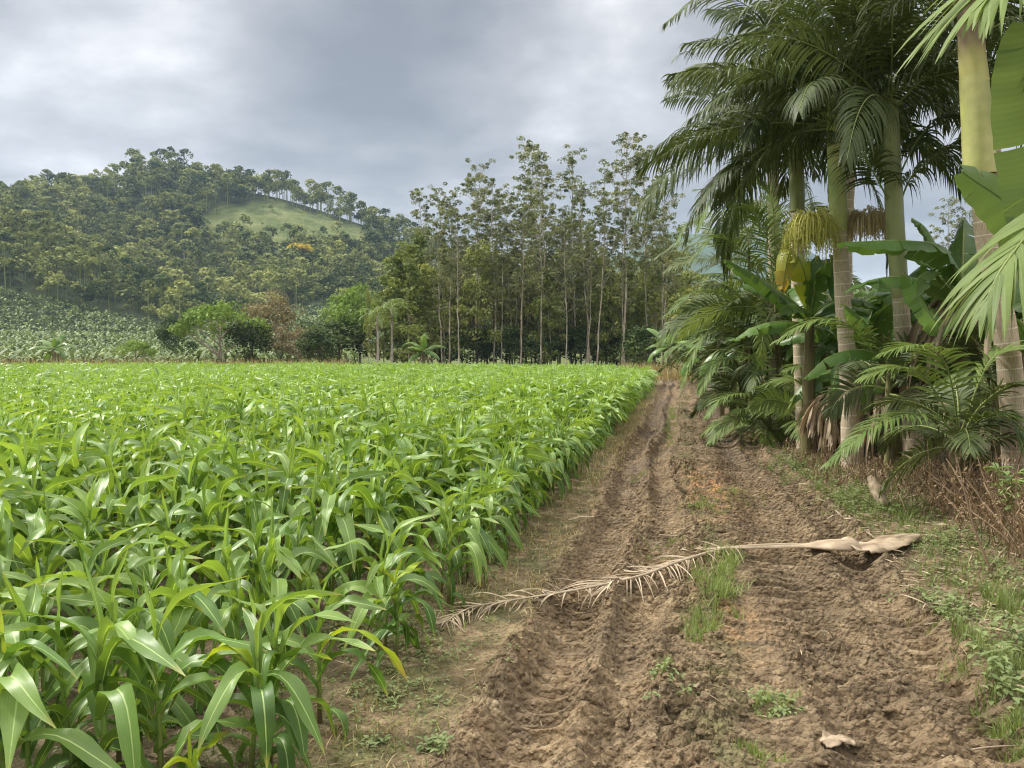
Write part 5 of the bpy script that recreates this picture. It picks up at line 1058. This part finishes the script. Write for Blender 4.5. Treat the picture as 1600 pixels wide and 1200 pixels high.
cb.add(Vc.reshape(-1, 3), (np.arange(n)[:, None, None] * 24 + np.array(qq)[None]).reshape(-1, 4), np.zeros((n * 24, 3))); tag(cb.build('mud_clods', M['soil']), 'loose clods of mud thrown up along the ruts', 'mud clods', kind='stuff')

# dead palm frond across the track
ctr = g3(1130, 860); t = thing('dead_palm_frond', 'dry straw coloured palm frond with its broad sheath lying across the muddy track', 'palm frond', ctr)
path = [G(*p, dz) for p, dz in (((1262, 852), .08), ((1200, 852), .08), ((1130, 858), .09), ((1060, 878), .085), ((1000, 900), .08), ((900, 922), .08), ((800, 938), .06), ((735, 950), .05), ((690, 975), .05))]
sp = bez(path, 40); b = MB(); b.add(*tube(sp, np.linspace(.016, .004, 40), 7, .6)); b.build('rachis', M['straw'], t)
T = nz(np.gradient(sp, axis=0)); b = MB()
for sgn in (-1, 1):
    n = 120 if sgn > 0 else 90; tt = np.linspace(.22, .99, n) + lr.normal(0, .004, n); tt = np.clip(tt, 0, .999); tt = tt[(np.abs(tt - .66) > .03) | (lr.uniform(0, 1, n) < .4)] ; n = len(tt)
    f_ = tt * 39; i = f_.astype(int); p = sp[i] + (sp[np.minimum(i + 1, 39)] - sp[i]) * (f_ - i)[:, None]; tv_ = T[i]; sd = nz(np.cross(tv_, [0, 0, 1.])) * sgn
    al = R(58) - R(20) * tt + lr.normal(0, .22, n); D = np.cos(al)[:, None] * tv_ + np.sin(al)[:, None] * sd + np.stack([0 * tt, 0 * tt, lr.normal(.02, .13, n)], 1)
    L = (.30 if sgn < 0 else .46) * (.55 + .55 * np.sin(np.pi * tt ** .8)) * lr.uniform(.6, 1.1, n)
    V, q, A = strips(p, D, [[0, 0, 1.]], L, .0095 * lr.uniform(.6, 1.5, n), .9, 8, lr.uniform(.2, 1, n), 'leaflet', lr.normal(0, 1.6, n), 2)
    b.add(V, q, A)
V, q, A = b.arr(); V[:, 2] = np.maximum(V[:, 2], Hxy(V[:, 0], V[:, 1]) + .006); b2 = MB(); b2.add(V, q, A); b2.build('leaflets', M['straw'], t)
# sheath: a half rolled boat shaped blade, hollow side down
def sheathgrid(pts, wid, arch, mat, parent=None, name='sheath', ns=26, m=11, seed=0, tint=.6, jag=.0, lift=0.0):
    rng = np.random.default_rng(seed); s = bez(pts, ns); Tt = nz(np.gradient(s, axis=0)); sd = nz(np.cross(Tt, [0, 0, 1.])); tt = np.linspace(0, 1, ns); w = I(tt, wid); ar = I(tt, arch); V = []; A = []
    for k in range(ns):
        for j in range(m):
            a = (j / (m - 1.) - .5) * 2; th = a * ar[k]; rr_ = w[k] / max(.2, 2 * math.sin(min(ar[k], 1.5))) if ar[k] > .2 else w[k]
            x_ = math.sin(th) * rr_ ; z_ = (math.cos(th) - math.cos(ar[k])) * rr_
            wob = .12 * w[k] * vn(tt[k] * 9 + seed, a * 2.5, 3) * (1 + abs(a)) + .16 * w[k] * vn(tt[k] * 24 + seed, a * 3, 4) * abs(a) ** 3; V.append(s[k] + sd[k] * (x_ + wob * .5) + np.array([0, 0, z_ + wob + lift + .004 * math.sin(a * 16)])); A.append((a / 2 + .5, tt[k], tint - .15 + 1.1 * vn(tt[k] * 7 + seed, a * 4, 5) + .5 * vn(tt[k] * 22, a * 9 + seed, 6)))
    q = [[k * m + j, k * m + j + 1, (k + 1) * m + j + 1, (k + 1) * m + j] for k in range(ns - 1) for j in range(m - 1)]
    V = np.array(V); V[:, 2] = np.maximum(V[:, 2], Hxy(V[:, 0], V[:, 1]) + .004); b = MB(); b.add(V, q, A)
    o = b.build(name, M[mat], parent); so = o.modifiers.new('thickness', 'SOLIDIFY'); so.thickness = .004; return o
sheathgrid([G(1120, 857, .09), G(1225, 855, .08), G(1275, 856, .06), G(1318, 858, .06), G(1336, 858, .05)], [(0, .03), (.35, .05), (.6, .17), (.85, .24), (1, .20)], [(0, 1.3), (.5, 1.3), (1, 1.35)], 'sheath', t, seed=2)
sheathgrid([G(1326, 860, .07), G(1362, 858, .05), G(1400, 846, .06), G(1436, 836, .07)], [(0, .16), (.25, .27), (.6, .27), (.85, .17), (1, .06)], [(0, .9), (.5, .5), (1, .6)], 'sheath', t, 'torn_sheath', seed=5)
# other dry pieces
def piece(name, label, cat, c, pts, wid, arch, seed, mat='sheath'):
    o = sheathgrid(pts, wid, arch, mat, None, name, 20, 9, seed); tag(o, label, cat); return o
p0 = g3(1382, 800); piece('fallen_sheath', 'pale grey curled palm sheath standing on end at the verge like a stump', 'palm sheath', p0, [p0 + [0, 0, .03], p0 + [-.01, .12, .16], p0 + [-.02, .26, .29]], [(0, .10), (.5, .16), (1, .10)], [(0, 1.5), (1, 1.4)], 11, 'dead')
p0 = g3(888, 816); p1 = g3(928, 817); piece('bark_strip', 'flat whitish strip of dry bark lying at the left rut', 'bark strip', p0, [p0 + [0, 0, .02], (p0 + p1) / 2 + [0, 0, .035], p1 + [0, 0, .02]], [(0, .03), (.4, .05), (1, .03)], [(0, .6), (1, .6)], 12, 'straw')
p0 = g3(1285, 1172); p1 = g3(1335, 1162); piece('dry_leaf_piece', 'crumpled pale dry leaf piece half buried in mud at the bottom of the track', 'dry leaf', p0, [p0 + [0, 0, .02], (p0 + p1) / 2 + [0, 0, .04], p1 + [0, 0, .02]], [(0, .05), (.3, .09), (.5, .05), (.8, .08), (1, .03)], [(0, .6), (1, .4)], 13)
p0 = g3(1150, 672); p1 = g3(1190, 668); piece('fallen_sheath', 'brown curled palm sheath on the verge below the bushy palm', 'palm sheath', p0, [p0 + [0, 0, .05], (p0 + p1) / 2 + [0, 0, .1], p1 + [0, 0, .05]], [(0, .1), (.5, .22), (1, .1)], [(0, 1.2), (1, 1.2)], 14, 'dead')
def stick(label, a, b_, r, mat='straw'):
    pa, pb_ = g3(*a), g3(*b_); m_ = (pa + pb_) / 2 + [0, 0, .03]; b = MB(); b.add(*tube(bez([pa + [0, 0, .015], m_, pb_ + [0, 0, .02]], 12), np.linspace(r, r * .5, 12), 6, .4)); tag(b.build('stick', M[mat]), label, 'stick')
stick('pale dry rachis lying on the verge pointing at the bushy palm', (1150, 690), (1192, 668), .03, 'dead')
stick('short broken stick lying in the lower part of the track', (1085, 1106), (1103, 1084), .008, 'dead')
stick('long thin pale stem lying across the bottom right corner', (1470, 1182), (1600, 1158), .006)
stick('thin dry stick leaning in the brush at the right verge', (1540, 900), (1600, 845), .008, 'dead')
stick('thin loose dry leaflet stalk sticking out above the middle of the dead frond', (1030, 838), (1130, 860), .006)
b = MB(); p = g3(1552, 906); b.add(*tube(bez([p, p + [-.10, .1, .38], p + [-.17, .2, .85]], 12), np.linspace(.011, .004, 12), 6, .4)); tag(b.build('weed_stalk', M['brush']), 'single tall green brown weed stalk rising from the right verge', 'weed stalk')
# light green shrub at the foot of the thickest palm
bs = np.array([3.95 + .45, 6.55, .1]); t = thing('shrub', 'small shrub with yellow green oval leaves at the foot of the thickest palm', 'shrub', bs); b = MB(); lb2 = MB()
for k in range(9):
    az = lr.uniform(0, 6.28); tip = bs + [.22 * math.cos(az), .22 * math.sin(az), lr.uniform(.3, .72)]; s_ = bez([bs, (bs + tip) / 2 + [0, 0, .05], tip], 8); b.add(*tube(s_, np.linspace(.008, .003, 8), 5)); n = 12; i = lr.integers(3, 8, n); a2 = lr.uniform(0, 6.28, n); e2 = lr.uniform(-.2, .9, n); D = np.stack([np.cos(a2) * np.cos(e2), np.sin(a2) * np.cos(e2), np.sin(e2)], 1)
    lb2.add(*strips(s_[i], D, [[0, 0, 1.]], lr.uniform(.09, .15, n), .055, .9, 5, lr.uniform(.2, 1, n), 'oval', 0, 3, .25))
b.build('stems', M['rachis'], t); lb2.build('leaves', M['banana_light'], t)
# moss on the field soil is part of the soil; red dry stalk bits by the corn foot
print('little done')
